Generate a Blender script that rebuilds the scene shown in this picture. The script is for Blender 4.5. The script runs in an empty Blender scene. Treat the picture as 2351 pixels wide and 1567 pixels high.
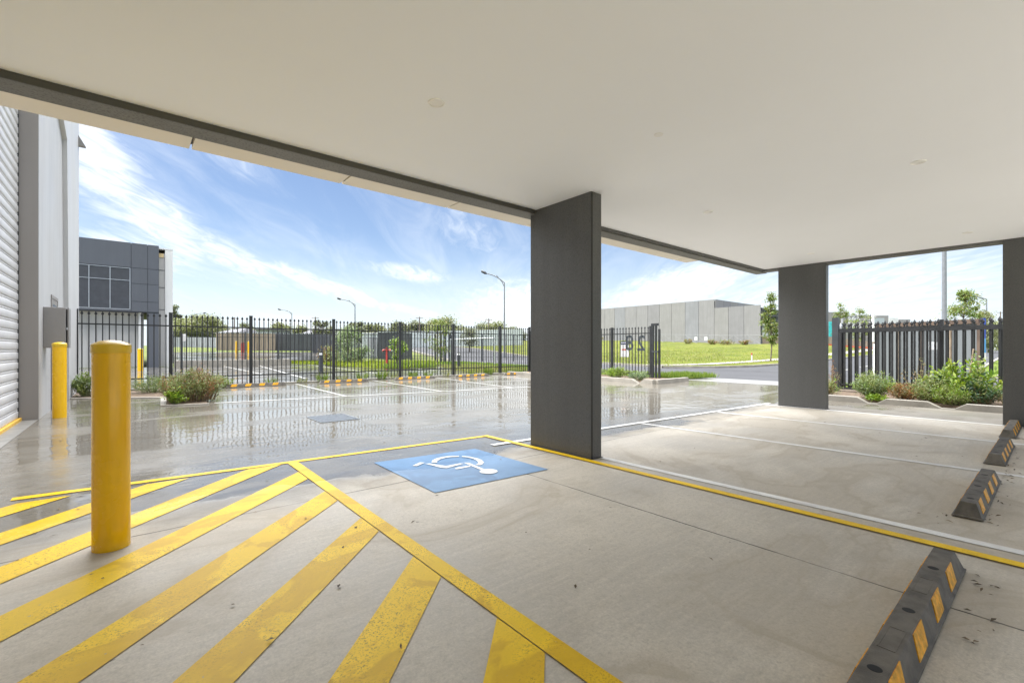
import bpy, bmesh, math, random
import numpy as np
from mathutils import Vector, Matrix
R = math.radians
SC = bpy.context.scene
COL = SC.collection
rng = np.random.default_rng(7)
random.seed(7)

# ------------------------------------------------------------------ camera
YAW = R(39.8); CAMH = 1.15; FPX = 1050.0; CX = 1175.5; HY = 800.0
cam = bpy.data.cameras.new('camera'); co = bpy.data.objects.new('camera', cam); COL.objects.link(co)
co.location = (0, 0, CAMH); co.rotation_euler = (R(90), 0, -YAW)
cam.sensor_fit = 'HORIZONTAL'; cam.sensor_width = 36.0; cam.lens = 36.0*FPX/2351.0
cam.shift_y = (HY-783.5)/2351.0
cam.clip_start = 0.05; cam.clip_end = 3000
SC.camera = co
# ------------------------------------------------------------------ world: daylight sky with thin cirrus
SUN_EL, SUN_AZ = 73.0, -32.0          # azimuth measured from +Y towards +X
w = bpy.data.worlds.new('World'); SC.world = w; w.use_nodes = True
nt = w.node_tree; nt.nodes.clear()
def N(t, typ, **kw):
    n = t.nodes.new(typ)
    for k, v in kw.items():
        if k.startswith('i_'): n.inputs[k[2:]].default_value = v
        else: setattr(n, k, v)
    return n
def mth(t, op, a, b=None, c=None, clamp=False):
    n = t.nodes.new('ShaderNodeMath'); n.operation = op; n.use_clamp = clamp
    for i, v in enumerate((a, b, c)):
        if v is None: continue
        if isinstance(v, (int, float)): n.inputs[i].default_value = v
        else: t.links.new(v, n.inputs[i])
    return n.outputs[0]
def rmp(t, v, a, b, lo=0.0, hi=1.0, smooth=True):
    n = t.nodes.new('ShaderNodeMapRange'); n.interpolation_type = 'SMOOTHSTEP' if smooth else 'LINEAR'
    for i, x in ((1, a), (2, b), (3, lo), (4, hi)): n.inputs[i].default_value = x
    if isinstance(v, (int, float)): n.inputs[0].default_value = v
    else: t.links.new(v, n.inputs[0])
    return n.outputs[0]
def mixc(t, f, a, b, mode='MIX'):
    n = t.nodes.new('ShaderNodeMix'); n.data_type = 'RGBA'; n.blend_type = mode
    for s, v in ((n.inputs[0], f), (n.inputs[6], a), (n.inputs[7], b)):
        if isinstance(v, (int, float)): s.default_value = v
        elif isinstance(v, (tuple, list)): s.default_value = tuple(v)+(1,) if len(v) == 3 else v
        else: t.links.new(v, s)
    return n.outputs[2]
def noise(t, vec, scale, detail=3, rough=.55, dist=0.0, out=0):
    n = t.nodes.new('ShaderNodeTexNoise'); n.inputs['Scale'].default_value = scale
    n.inputs['Detail'].default_value = detail; n.inputs['Roughness'].default_value = rough
    n.inputs['Distortion'].default_value = dist
    if vec is not None: t.links.new(vec, n.inputs['Vector'])
    return n.outputs[out]
def mapv(t, vec, scale=(1, 1, 1), rot=(0, 0, 0), loc=(0, 0, 0)):
    n = t.nodes.new('ShaderNodeMapping')
    n.inputs['Scale'].default_value = scale; n.inputs['Rotation'].default_value = rot; n.inputs['Location'].default_value = loc
    t.links.new(vec, n.inputs['Vector']); return n.outputs[0]

sky = N(nt, 'ShaderNodeTexSky', sky_type='NISHITA', sun_disc=False)
sky.sun_elevation = R(SUN_EL); sky.sun_rotation = R(SUN_AZ)
sky.air_density = 1.0; sky.dust_density = 0.4; sky.ozone_density = 2.2
tc = N(nt, 'ShaderNodeTexCoord')
sep = N(nt, 'ShaderNodeSeparateXYZ'); nt.links.new(tc.outputs['Generated'], sep.inputs[0])
zz = mth(nt, 'MAXIMUM', sep.outputs[2], 0.0)
den = mth(nt, 'ADD', zz, 0.13)
cmb = N(nt, 'ShaderNodeCombineXYZ')
nt.links.new(mth(nt, 'DIVIDE', sep.outputs[0], den), cmb.inputs[0])
nt.links.new(mth(nt, 'DIVIDE', sep.outputs[1], den), cmb.inputs[1])
pv = mapv(nt, cmb.outputs[0], rot=(0, 0, R(-52)))
st = mapv(nt, pv, scale=(0.42, 1.5, 1), loc=(1.7, 0.35, 0))
big = noise(nt, mapv(nt, pv, scale=(.30, .75, 1), loc=(2.6, 1.1, 0)), 1.0, 3, .5, .4)
fine = noise(nt, st, 2.4, 8, .62, .8)
cl = mth(nt, 'ADD', mth(nt, 'MULTIPLY', big, .62), mth(nt, 'MULTIPLY', fine, .50))
cl = rmp(nt, cl, .50, .78)
az = mth(nt, 'DEGREES', mth(nt, 'ARCTAN2', sep.outputs[0], sep.outputs[1]))
el = mth(nt, 'DEGREES', mth(nt, 'ARCSINE', sep.outputs[2]))
wv = noise(nt, pv, 1.3, 4, .55, .6); wob_ = mth(nt, 'MULTIPLY', mth(nt, 'SUBTRACT', wv, .5), 5.0)
V = None                                # cloud banks: bearing, elevation, half-length, half-width (degrees), tilt, thickness
for a0, e0, ln_, wd_, ro, sg in ((-2.2, 16.8, 5.2, 2.9, -58, 1.05), (2.5, 12.2, 5.5, 2.4, -36, .95), (8.5, 9.6, 5.5, 1.7, -24, .9), (15.5, 7.8, 6, 1.0, -20, .95), (20.8, 6.4, 4.5, .65, -22, .95),
                             (1.0, 9.4, 5.5, 1.7, -12, .85), (27.2, 9.2, 4.6, 1.0, -7, .92), (34, 14.6, 7, 2.6, -22, .55), (42, 4.8, 7.5, 3.4, -4, 1.1), (60, 7.2, 9, 2.4, 14, 1.1), (76, 6.0, 14, 4.5, 6, .78),
                             (8, 20, 5, 2.2, -25, .56), (14, 3.0, 5, .9, -4, .8), (28, 4.6, 6, .7, -14, .7), (55, 13, 10, 2.5, -20, .5), (-60, 20, 30, 9, 10, .8), (160, 30, 60, 12, 0, .8), (110, 18, 20, 8, 20, .8)):
    u_ = mth(nt, 'SUBTRACT', az, a0); v_ = mth(nt, 'ADD', mth(nt, 'SUBTRACT', el, e0), mth(nt, 'MULTIPLY', wob_, .35)); c_, s_ = math.cos(R(ro)), math.sin(R(ro))
    p_ = mth(nt, 'DIVIDE', mth(nt, 'ADD', mth(nt, 'MULTIPLY', u_, c_), mth(nt, 'MULTIPLY', v_, s_)), ln_)
    q_ = mth(nt, 'DIVIDE', mth(nt, 'SUBTRACT', mth(nt, 'MULTIPLY', v_, c_), mth(nt, 'MULTIPLY', u_, s_)), wd_)
    r2 = mth(nt, 'ADD', mth(nt, 'MULTIPLY', p_, p_), mth(nt, 'MULTIPLY', q_, q_))
    e_ = mth(nt, 'MULTIPLY', mth(nt, 'EXPONENT', mth(nt, 'MULTIPLY', r2, -.62)), sg)
    V = e_ if V is None else mth(nt, 'MAXIMUM', V, e_)
wisp = noise(nt, mapv(nt, pv, scale=(1.1, 3.2, 1), loc=(.3, .9, 0)), 4.2, 7, .62, .7)
bank = rmp(nt, mth(nt, 'MULTIPLY', V, mth(nt, 'ADD', .05, mth(nt, 'MULTIPLY', wisp, 1.75))), .18, 1.22, 0, .95)
hz = rmp(nt, sep.outputs[2], .0, .24, 1.0, 0.0)            # paler towards the horizon
hz = mth(nt, 'MULTIPLY', hz, .85)
thin = mth(nt, 'MULTIPLY', cl, .30)
cov = mth(nt, 'MAXIMUM', bank, thin)
SKYS = 0.0475
skyc = mixc(nt, 1.0, sky.outputs[0], (1.06, 1.02, 1.03), 'MULTIPLY')
white = mixc(nt, 1.0, (8.3, 8.6, 8.9), (1, 1, 1), 'MULTIPLY')
skyc = mixc(nt, hz, skyc, (6.5, 7.35, 8.2))
colr = mixc(nt, cov, skyc, white)
bg = N(nt, 'ShaderNodeBackground'); bg.inputs[1].default_value = SKYS
nt.links.new(colr, bg.inputs[0])
wo = N(nt, 'ShaderNodeOutputWorld'); nt.links.new(bg.outputs[0], wo.inputs[0])
# ------------------------------------------------------------------ sun: veiled by cloud, so very soft
sl = bpy.data.lights.new('sun', 'SUN'); so = bpy.data.objects.new('sun', sl); COL.objects.link(so)
sl.energy = 5.0; sl.angle = R(104); sl.color = (1.0, .988, .97)
sd = Vector((math.sin(R(SUN_AZ))*math.cos(R(SUN_EL)), math.cos(R(SUN_AZ))*math.cos(R(SUN_EL)), math.sin(R(SUN_EL))))
so.rotation_euler = sd.to_track_quat('Z', 'Y').to_euler(); so.location = (0, 20, 30)
# ------------------------------------------------------------------ exposure
SC.view_settings.view_transform = 'Standard'; SC.view_settings.look = 'None'
SC.view_settings.exposure = 1.68; SC.view_settings.gamma = 1.0; SC.view_settings.use_curve_mapping = False
SC.cycles.use_denoising = True; SC.cycles.max_bounces = 14; SC.cycles.diffuse_bounces = 8
SC.cycles.glossy_bounces = 4; SC.cycles.sample_clamp_indirect = 6.0

# ------------------------------------------------------------------ geometry helpers
FW = np.array([math.sin(YAW), math.cos(YAW)]); RT = np.array([math.cos(YAW), -math.sin(YAW)])
def sstep(a, b, x): t = min(max((x-a)/(b-a), 0), 1); return t*t*(3-2*t)
def T(X, Y):                                           # height of the land
    a = 0.0
    if Y > 34: a = .037*(min(Y, 60)-34)
    if Y > 60: a += .015*(min(Y, 120)-60)
    b = .010*max(0, min(X, 110)-28)
    c = 1.35*sstep(38, 82, X)*sstep(15, 27, Y)
    return a+b+c
def at(x, y, d):
    p = FW*d+RT*(d*(x-CX)/FPX); return np.array([p[0], p[1], CAMH-(y-HY)*d/FPX])
def onX(x, y, X): return at(x, y, X/(FW[0]+RT[0]*(x-CX)/FPX))
def onY(x, y, Y): return at(x, y, Y/(FW[1]+RT[1]*(x-CX)/FPX))
def g(x, y, z=0.0): p = at(x, y, FPX*(CAMH-z)/(y-HY)); return p[0], p[1]
def gT(x, y, dz=0.0):                                  # where a sight line meets the land
    d = 2.0
    while d < 400:
        p = at(x, y, d)
        if p[2] <= T(p[0], p[1])+dz: return p[0], p[1], T(p[0], p[1])+dz
        d *= 1.004
    return p[0], p[1], T(p[0], p[1])+dz
def depth(X, Y): return X*FW[0]+Y*FW[1]

class MB:
    def __init__(s): s.v = []; s.f = []; s.m = []
    def add(s, vs, fs, mi=0):
        o = len(s.v); s.v += [tuple(map(float, v)) for v in vs]; s.f += [tuple(i+o for i in f) for f in fs]; s.m += [mi]*len(fs); return s
    def box(s, x0, x1, y0, y1, z0, z1, mi=0):
        v = [(x0, y0, z0), (x1, y0, z0), (x1, y1, z0), (x0, y1, z0), (x0, y0, z1), (x1, y0, z1), (x1, y1, z1), (x0, y1, z1)]
        return s.add(v, [(3, 2, 1, 0), (4, 5, 6, 7), (0, 1, 5, 4), (1, 2, 6, 5), (2, 3, 7, 6), (3, 0, 4, 7)], mi)
    def obox(s, o, d, s0, s1, n0, n1, z0, z1, mi=0, dz=0.0):      # box along direction d (unit xy), n to its left; dz = rise per metre
        d = np.array(d, float); n = np.array([-d[1], d[0]]); o = np.array(o, float)
        v = []
        for z in (z0, z1):
            for a, b in ((s0, n0), (s1, n0), (s1, n1), (s0, n1)):
                p = o[:2]+d*a+n*b; v.append((p[0], p[1], z+dz*a))
        return s.add(v, [(3, 2, 1, 0), (4, 5, 6, 7), (0, 1, 5, 4), (1, 2, 6, 5), (2, 3, 7, 6), (3, 0, 4, 7)], mi)
    def prism(s, poly, lift, mi=0):                                # poly: 3-D points; lift: vector
        n = len(poly); L = np.array(lift)
        v = [tuple(p) for p in poly]+[tuple(np.array(p)+L) for p in poly]
        return s.add(v, [tuple(range(n))[::-1], tuple(range(n, 2*n))]+[(i, (i+1) % n, n+(i+1) % n, n+i) for i in range(n)], mi)
    def tube(s, pts, rad, n=8, mi=0, caps=True):
        pts = [np.array(p, float) for p in pts]; rings = []
        if not hasattr(rad, '__len__'): rad = [rad]*len(pts)
        for i, p in enumerate(pts):
            t = pts[min(i+1, len(pts)-1)]-pts[max(i-1, 0)]; t = t/(np.linalg.norm(t)+1e-9)
            u = np.cross(t, (0, 0, 1.0)) if abs(t[2]) < .95 else np.cross(t, (1.0, 0, 0)); u /= np.linalg.norm(u); q = np.cross(t, u)
            rings.append([p+rad[i]*(math.cos(2*math.pi*k/n)*u+math.sin(2*math.pi*k/n)*q) for k in range(n)])
        v = [x for r in rings for x in r]
        f = [(i*n+k, i*n+(k+1) % n, (i+1)*n+(k+1) % n, (i+1)*n+k) for i in range(len(pts)-1) for k in range(n)]
        if caps: f += [tuple(range(n))[::-1], tuple(range((len(pts)-1)*n, len(pts)*n))]
        return s.add(v, f, mi)
    def lathe(s, prof, c, n=32, mi=0):                             # prof: (r, z) bottom to top
        v = [(c[0]+r*math.cos(2*math.pi*k/n), c[1]+r*math.sin(2*math.pi*k/n), c[2]+z) for r, z in prof for k in range(n)]
        f = [(i*n+k, i*n+(k+1) % n, (i+1)*n+(k+1) % n, (i+1)*n+k) for i in range(len(prof)-1) for k in range(n)]
        f += [tuple(range(n))[::-1], tuple(range((len(prof)-1)*n, len(prof)*n))]
        return s.add(v, f, mi)
    def flat(s, poly, z=None, mi=0):
        return s.add([(p[0], p[1], p[2] if z is None else z) for p in poly], [tuple(range(len(poly)))], mi)
    def build(s, name, mats, parent=None, smooth=False, bevel=0.0, label=None):
        me = bpy.data.meshes.new(name)
        off = np.array(parent_loc(parent)) if parent is not None else np.zeros(3)
        me.from_pydata([tuple(np.array(v)-off) for v in s.v], [], s.f)
        for m in (mats if isinstance(mats, (list, tuple)) else [mats]): me.materials.append(m)
        me.polygons.foreach_set('material_index', s.m)
        if smooth: me.polygons.foreach_set('use_smooth', [True]*len(s.f))
        me.validate(); me.update()
        o = bpy.data.objects.new(name, me); COL.objects.link(o)
        if parent is not None: o.parent = parent
        if bevel > 0:
            b = o.modifiers.new('edge', 'BEVEL'); b.width = bevel; b.segments = 2; b.limit_method = 'ANGLE'; b.angle_limit = R(40)
        if smooth:
            e = o.modifiers.new('split', 'EDGE_SPLIT'); e.split_angle = R(38)
        if label: o['label'] = label
        return o
def parent_loc(p):
    l = np.array(p.location)
    while p.parent is not None: p = p.parent; l = l+np.array(p.location)
    return l
def tag(o, label, cat, group=None, kind=None):
    o['label'] = label; o['category'] = cat
    if group: o['group'] = group
    if kind: o['kind'] = kind
    return o
def thing(name, label, cat, loc=(0, 0, 0), group=None):
    o = bpy.data.objects.new(name, None); COL.objects.link(o); o.empty_display_size = .2
    o.location = tuple(map(float, loc)); return tag(o, label, cat, group)
def structure(o, label=None, cat=None):
    o['kind'] = 'structure'
    if label: o['label'] = label
    if cat: o['category'] = cat
    return o
def copy_tree(o, parent=None):
    c = o.copy(); COL.objects.link(c)
    if parent is not None: c.parent = parent
    for ch in list(o.children): copy_tree(ch, c)
    return c
def clone(root, loc, label, rz=0.0):
    c = copy_tree(root); c.location = loc; c.rotation_euler = (0, 0, rz); c['label'] = label; return c

# fast mesh for leaves: arrays of quads
class Leaves:
    def __init__(s): s.P = []; s.M = []
    def add(s, base, dirv, L, W, nrm, mi=0):
        base = np.asarray(base, float); d = np.asarray(dirv, float); d /= np.linalg.norm(d, axis=1, keepdims=True)+1e-9
        u = np.cross(d, nrm); u /= np.linalg.norm(u, axis=1, keepdims=True)+1e-9
        q = np.cross(u, d)
        L = np.broadcast_to(np.asarray(L, float), (len(base),))[:, None]; W = np.broadcast_to(np.asarray(W, float), (len(base),))[:, None]
        m = base+d*L*.5+q*L*.06
        s.P.append(np.stack([base, m+u*W*.5, base+d*L-q*L*.08, m-u*W*.5], 1)); s.M.append(np.full(len(base), mi)); return s
    def build(s, name, mats, parent=None, label=None):
        P = np.concatenate(s.P).reshape(-1, 3); M = np.concatenate(s.M); n = len(M)
        if parent is not None: P = P-parent_loc(parent)
        me = bpy.data.meshes.new(name)
        me.vertices.add(4*n); me.vertices.foreach_set('co', P.ravel())
        me.loops.add(4*n); me.loops.foreach_set('vertex_index', np.arange(4*n, dtype=np.int32))
        me.polygons.add(n); me.polygons.foreach_set('loop_start', np.arange(0, 4*n, 4, dtype=np.int32)); me.polygons.foreach_set('loop_total', np.full(n, 4, dtype=np.int32))
        for m in (mats if isinstance(mats, (list, tuple)) else [mats]): me.materials.append(m)
        me.polygons.foreach_set('material_index', M.astype(np.int32))
        me.update(); me.validate()
        o = bpy.data.objects.new(name, me); COL.objects.link(o)
        if parent is not None: o.parent = parent
        if label: o['label'] = label
        return o
def rdir(n): v = rng.normal(size=(n, 3)); return v/np.linalg.norm(v, axis=1, keepdims=True)

# ------------------------------------------------------------------ materials
def newmat(name):
    m = bpy.data.materials.new(name); m.use_nodes = True; t = m.node_tree
    b = t.nodes['Principled BSDF']; ge = t.nodes.new('ShaderNodeNewGeometry'); return m, t, b, ge
def L_(t, a, b): t.links.new(a, b)
def bump(t, b, h, strength=.3, dist=.01):
    n = t.nodes.new('ShaderNodeBump'); n.inputs['Strength'].default_value = strength; n.inputs['Distance'].default_value = dist
    L_(t, h, n.inputs['Height']); L_(t, n.outputs[0], b.inputs['Normal']); return n
def simple(name, col, rough=.5, var=.12, scale=3.0, metal=0.0, bmp=0.0, bscale=60, spec=.5, stretch=(1, 1, 1)):
    m, t, b, ge = newmat(name)
    v = mapv(t, ge.outputs['Position'], scale=stretch)
    n1 = noise(t, v, scale, 5, .6)
    dk = tuple(c*(1-var) for c in col); lt = tuple(min(1, c*(1+var)) for c in col)
    L_(t, mixc(t, rmp(t, n1, .3, .7), dk, lt), b.inputs['Base Color'])
    L_(t, rmp(t, noise(t, v, scale*2.3, 3), .3, .7, max(.02, rough-.06), min(1, rough+.06)), b.inputs['Roughness'])
    b.inputs['Metallic'].default_value = metal; b.inputs['Specular IOR Level'].default_value = spec
    if bmp: bump(t, b, noise(t, ge.outputs['Position'], bscale, 4, .6), bmp, .004)
    return m
def leafmat(name, cols, rough=.5, trans=.25):
    m, t, b, ge = newmat(name)
    r = t.nodes.new('ShaderNodeValToRGB'); r.color_ramp.interpolation = 'LINEAR'
    e = r.color_ramp.elements
    for i, c in enumerate(cols):
        p = i/(len(cols)-1)
        if i == 0: el = e[0]
        elif i == len(cols)-1: el = e[-1]
        else: el = e.new(p)
        el.position = p; el.color = tuple(c)+(1,)
    L_(t, ge.outputs['Random Per Island'], r.inputs[0])
    L_(t, r.outputs[0], b.inputs['Base Color']); b.inputs['Roughness'].default_value = rough
    b.inputs['Specular IOR Level'].default_value = .35
    tr = t.nodes.new('ShaderNodeBsdfTranslucent'); L_(t, mixc(t, 1.0, r.outputs[0], (1.0, 1.05, .6), 'MULTIPLY'), tr.inputs[0])
    mx = t.nodes.new('ShaderNodeMixShader'); mx.inputs[0].default_value = trans
    out = t.nodes['Material Output']; L_(t, b.outputs[0], mx.inputs[1]); L_(t, tr.outputs[0], mx.inputs[2]); L_(t, mx.outputs[0], out.inputs[0])
    return m

# wetness of the pavement: rain reaches the open front and right, ragged edge; unseen rear kept dry to brighten the ceiling
def wet_nodes(t, ge):
    sp = N(t, 'ShaderNodeSeparateXYZ'); L_(t, ge.outputs['Position'], sp.inputs[0])
    X, Y = sp.outputs[0], sp.outputs[1]
    n1 = noise(t, ge.outputs['Position'], .55, 4, .55, .5); n2 = noise(t, ge.outputs['Position'], 2.2, 4, .6)
    wob = mth(t, 'ADD', mth(t, 'MULTIPLY', mth(t, 'SUBTRACT', n1, .5), 1.9), mth(t, 'MULTIPLY', mth(t, 'SUBTRACT', n2, .5), .5))
    lim = rmp(t, X, -1.0, 6.5, 4.05, 3.80, False)
    a = rmp(t, mth(t, 'SUBTRACT', mth(t, 'ADD', Y, wob), lim), -.10, .20)
    c = rmp(t, mth(t, 'ADD', X, mth(t, 'MULTIPLY', wob, .5)), 10.6, 11.0)
    c = mth(t, 'MULTIPLY', c, rmp(t, mth(t, 'ADD', Y, mth(t, 'MULTIPLY', n2, 2.0)), 2.6, 3.6, .30, 1.0))
    return X, Y, mth(t, 'MAXIMUM', a, c), n1, n2
def pavement_mat(name, joints_x=(), joints_y=(), always_wet=False, col=(.555, .508, .424)):
    m, t, b, ge = newmat(name); P = ge.outputs['Position']
    X, Y, W, n1, n2 = wet_nodes(t, ge)
    if always_wet: W = rmp(t, n1, .0, .05)
    blot = noise(t, P, .8, 5, .6, .6); mid = noise(t, P, 5.0, 5, .65, .3); sp = noise(t, P, 90, 3, .7); sp2 = noise(t, P, 260, 2, .6)
    streak = noise(t, mapv(t, P, scale=(2.2, 30, 1), rot=(0, 0, R(22))), 1.0, 4, .6, .4)
    c = mixc(t, rmp(t, blot, .28, .72), tuple(x*.80 for x in col), tuple(x*1.12 for x in col))
    c = mixc(t, mth(t, 'MULTIPLY', rmp(t, mid, .45, .75), .45), c, tuple(x*y for x, y in zip(col, (.70, .68, .64))))
    c = mixc(t, mth(t, 'MULTIPLY', rmp(t, streak, .45, .68), .30), c, tuple(x*1.22 for x in col))
    c = mixc(t, rmp(t, sp, .30, .70, 0, .42), c, tuple(x*.55 for x in col))
    gr = noise(t, P, 34, 5, .78); c = mixc(t, rmp(t, gr, .50, .66, 0, .55), c, tuple(x*.62 for x in col)); c = mixc(t, rmp(t, gr, .30, .46, .35, 0), c, tuple(x*1.25 for x in col))
    spot = noise(t, P, 14, 2, .5); c = mixc(t, rmp(t, spot, .74, .78, 0, .7), c, tuple(x*.30 for x in col))
    c = mixc(t, rmp(t, sp2, .62, .75, 0, .35), c, tuple(x*1.35 for x in col))
    # damp tide marks left on the dry part
    tide = noise(t, mapv(t, P, scale=(.55, .9, 1), rot=(0, 0, R(-30))), 1.1, 4, .55, 1.2)
    c = mixc(t, mth(t, 'MULTIPLY', mth(t, 'ADD', mth(t, 'MULTIPLY', rmp(t, tide, .47, .58), .38), mth(t, 'MULTIPLY', mth(t, 'MULTIPLY', rmp(t, tide, .555, .575), rmp(t, tide, .575, .615, 1, 0)), .30)), rmp(t, blot, .25, .5)), c, tuple(x*y for x, y in zip(col, (.66, .62, .56))))
    # saw-cut joints
    J = None
    wobj = mth(t, 'MULTIPLY', mth(t, 'SUBTRACT', noise(t, P, 9.0, 4, .7), .5), .014)
    for ax, lst in ((X, joints_x), (Y, joints_y)):
        for q in lst:
            d = mth(t, 'ABSOLUTE', mth(t, 'SUBTRACT', mth(t, 'ADD', ax, wobj), q))
            k = rmp(t, d, .003, .008, 1.0, 0.0); J = k if J is None else mth(t, 'MAXIMUM', J, k)
    if J is not None:
        J = mth(t, 'MULTIPLY', J, rmp(t, noise(t, P, 1.7, 4, .6), .35, .55, .45, 1.0))
        c = mixc(t, J, c, (.06, .055, .045))
    wet_dimc = mixc(t, 1.0, c, (.36, .36, .355), 'MULTIPLY')
    D = mth(t, 'MAXIMUM', W, mth(t, 'MAXIMUM', rmp(t, mth(t, 'ADD', X, mth(t, 'MULTIPLY', n2, .5)), 10.0, 10.5), rmp(t, mth(t, 'ADD', Y, mth(t, 'MULTIPLY', n2, .7)), 3.7, 4.5)))  # wet areas, plus the sunlit open edge darkened in colour against glare
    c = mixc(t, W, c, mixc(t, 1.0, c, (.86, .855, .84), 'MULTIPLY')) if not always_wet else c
    c = mixc(t, D, c, wet_dimc)
    L_(t, c, b.inputs['Base Color'])
    pud = rmp(t, noise(t, mapv(t, P, scale=(.50, 1.15, 1)), .80, 5, .6, .7), .42, .52)
    rw = mth(t, 'ADD', mth(t, 'MULTIPLY', mth(t, 'SUBTRACT', 1.0, pud), .20), .025)
    rd = rmp(t, blot, .3, .7, .52, .70)
    mr = t.nodes.new('ShaderNodeMix'); mr.data_type = 'FLOAT'
    L_(t, W, mr.inputs[0]); L_(t, rd, mr.inputs[2]); L_(t, rw, mr.inputs[3]); L_(t, mr.outputs[0], b.inputs['Roughness'])
    rip = noise(t, mapv(t, P, scale=(1.0, 1.6, 1)), 2.6, 3, .5)
    rip2 = noise(t, P, 11.0, 2, .5)
    hw = mth(t, 'ADD', mth(t, 'MULTIPLY', rip, .0060), mth(t, 'MULTIPLY', rip2, .0006))
    hd = mth(t, 'ADD', mth(t, 'MULTIPLY', mth(t, 'ADD', sp, sp2), .0009), mth(t, 'MULTIPLY', streak, .0012))
    h = t.nodes.new('ShaderNodeMix'); h.data_type = 'FLOAT'; L_(t, W, h.inputs[0]); L_(t, hd, h.inputs[2]); L_(t, hw, h.inputs[3])
    hh = h.outputs[0]
    if J is not None: hh = mth(t, 'SUBTRACT', hh, mth(t, 'MULTIPLY', J, .003))
    bump(t, b, hh, 1.0, 1.0)
    b.inputs['IOR'].default_value = 1.5
    return m
def paint_mat(name, col, worn=.5, dirt=(.20, .13, .02)):
    m, t, b, ge = newmat(name); P = ge.outputs['Position']
    X, Y, W, n1, n2 = wet_nodes(t, ge)
    f = noise(t, P, 130, 3, .7); blot = noise(t, P, 2.6, 5, .65, .5); fl = noise(t, P, 34, 4, .7)
    c = mixc(t, rmp(t, blot, .30, .70), tuple(x*.80 for x in col), col)
    sc = mth(t, 'MULTIPLY', rmp(t, f, .50, .64), rmp(t, blot, .38, .62, .06, 1.0))
    c = mixc(t, mth(t, 'MULTIPLY', sc, worn), c, dirt)
    stn = noise(t, mapv(t, P, loc=(3.1, 7.7, 0)), 1.5, 5, .6, 1.4); st = mth(t, 'MULTIPLY', rmp(t, stn, .50, .56), rmp(t, stn, .56, .72, 1.0, .35))
    c = mixc(t, mth(t, 'MULTIPLY', st, worn*.62), c, (col[0]*.58, col[1]*.50, col[2]*.5))
    c = mixc(t, mth(t, 'MULTIPLY', rmp(t, fl, .66, .74), worn*.8), c, (.33, .30, .25))
    c = mixc(t, mth(t, 'MULTIPLY', W, .25), c, tuple(x*.75 for x in col))
    L_(t, c, b.inputs['Base Color'])
    mr = t.nodes.new('ShaderNodeMix'); mr.data_type = 'FLOAT'; L_(t, W, mr.inputs[0]); mr.inputs[2].default_value = .55; mr.inputs[3].default_value = .16; b.inputs['Specular IOR Level'].default_value = .28
    L_(t, mr.outputs[0], b.inputs['Roughness'])
    bump(t, b, mth(t, 'ADD', f, noise(t, P, 2.6, 3, .5)), .12, .003)
    return m
def wall_mat(name, col, rough=.55, fleck=None, streak=.12, bmp=.25, bsc=160):
    m, t, b, ge = newmat(name); P = ge.outputs['Position']
    s = noise(t, mapv(t, P, scale=(3, 3, .22)), 1.6, 5, .6); f = noise(t, P, bsc, 3, .65); big_ = noise(t, P, .7, 4, .5)
    c = mixc(t, rmp(t, s, .35, .7, 0, 1), tuple(x*(1-streak) for x in col), tuple(x*(1+streak*.6) for x in col))
    c = mixc(t, rmp(t, big_, .35, .7, 0, .35), c, tuple(x*.86 for x in col))
    if fleck: c = mixc(t, rmp(t, f, .50, .64, 0, .85), c, fleck)
    if fleck:
        f2 = noise(t, mapv(t, P, loc=(4, 4, 4)), bsc*.9, 2, .6); c = mixc(t, rmp(t, f2, .62, .70, 0, .40), c, tuple(x*1.8 for x in col))
    L_(t, c, b.inputs['Base Color']); L_(t, rmp(t, big_, .3, .7, rough-.08, rough+.08), b.inputs['Roughness'])
    bump(t, b, f, bmp, .004); return m
def grass_mat(name, a, bb, c3, sc=.25):
    m, t, b, ge = newmat(name); P = ge.outputs['Position']
    n1 = noise(t, P, sc, 6, .62, .6); n2 = noise(t, P, 1.3, 6, .7); n3 = noise(t, P, 9.0, 5, .75)
    c = mixc(t, rmp(t, n1, .33, .68), a, bb); c = mixc(t, rmp(t, n2, .48, .68, 0, .75), c, c3)
    c = mixc(t, rmp(t, n3, .5, .7, 0, .6), c, tuple(x*.42 for x in a))
    n4 = noise(t, mapv(t, P, loc=(5, 3, 0)), .55, 6, .7, 1.0); c = mixc(t, rmp(t, n4, .50, .60, 0, .55), c, tuple(x*y for x, y in zip(a, (.62, .60, .9))))
    L_(t, c, b.inputs['Base Color']); b.inputs['Roughness'].default_value = .9; b.inputs['Specular IOR Level'].default_value = .15
    bump(t, b, mth(t, 'ADD', n3, n2), .9, .12); return m

JX = (2.80, 6.14, 9.70, 13.1); JY = (3.64, 7.35, 11.6)
M = {}
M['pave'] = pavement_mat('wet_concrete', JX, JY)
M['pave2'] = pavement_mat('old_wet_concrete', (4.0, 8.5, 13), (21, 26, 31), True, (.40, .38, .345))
M['apron'] = simple('pale_concrete', (.235, .228, .21), .35, .10, 2.2, bmp=.1, bscale=120)
M['kerb'] = simple('kerb_concrete', (.285, .262, .222), .65, .16, 3, bmp=.35, bscale=90)
M['path'] = simple('path_concrete', (.29, .265, .235), .8, .12, .8, bmp=.2, bscale=60)
M['asph'] = simple('damp_asphalt', (.042, .042, .044), .72, .16, .5, bmp=.5, bscale=90)
M['yel'] = paint_mat('yellow_paint', (.90, .60, .010), .95)
M['yel2'] = paint_mat('yellow_line_paint', (.88, .575, .010), .35)
M['whi'] = paint_mat('white_paint', (.80, .79, .75), .30, (.45, .42, .36))
M['blu'] = paint_mat('blue_paint', (.18, .305, .475), .6, (.10, .185, .32))
M['sym'] = paint_mat('symbol_paint', (.84, .85, .84), .18, (.5, .55, .6))
M['ceil'] = simple('ceiling_white', (.885, .905, .935), .7, .012, .5, spec=.3)
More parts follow.
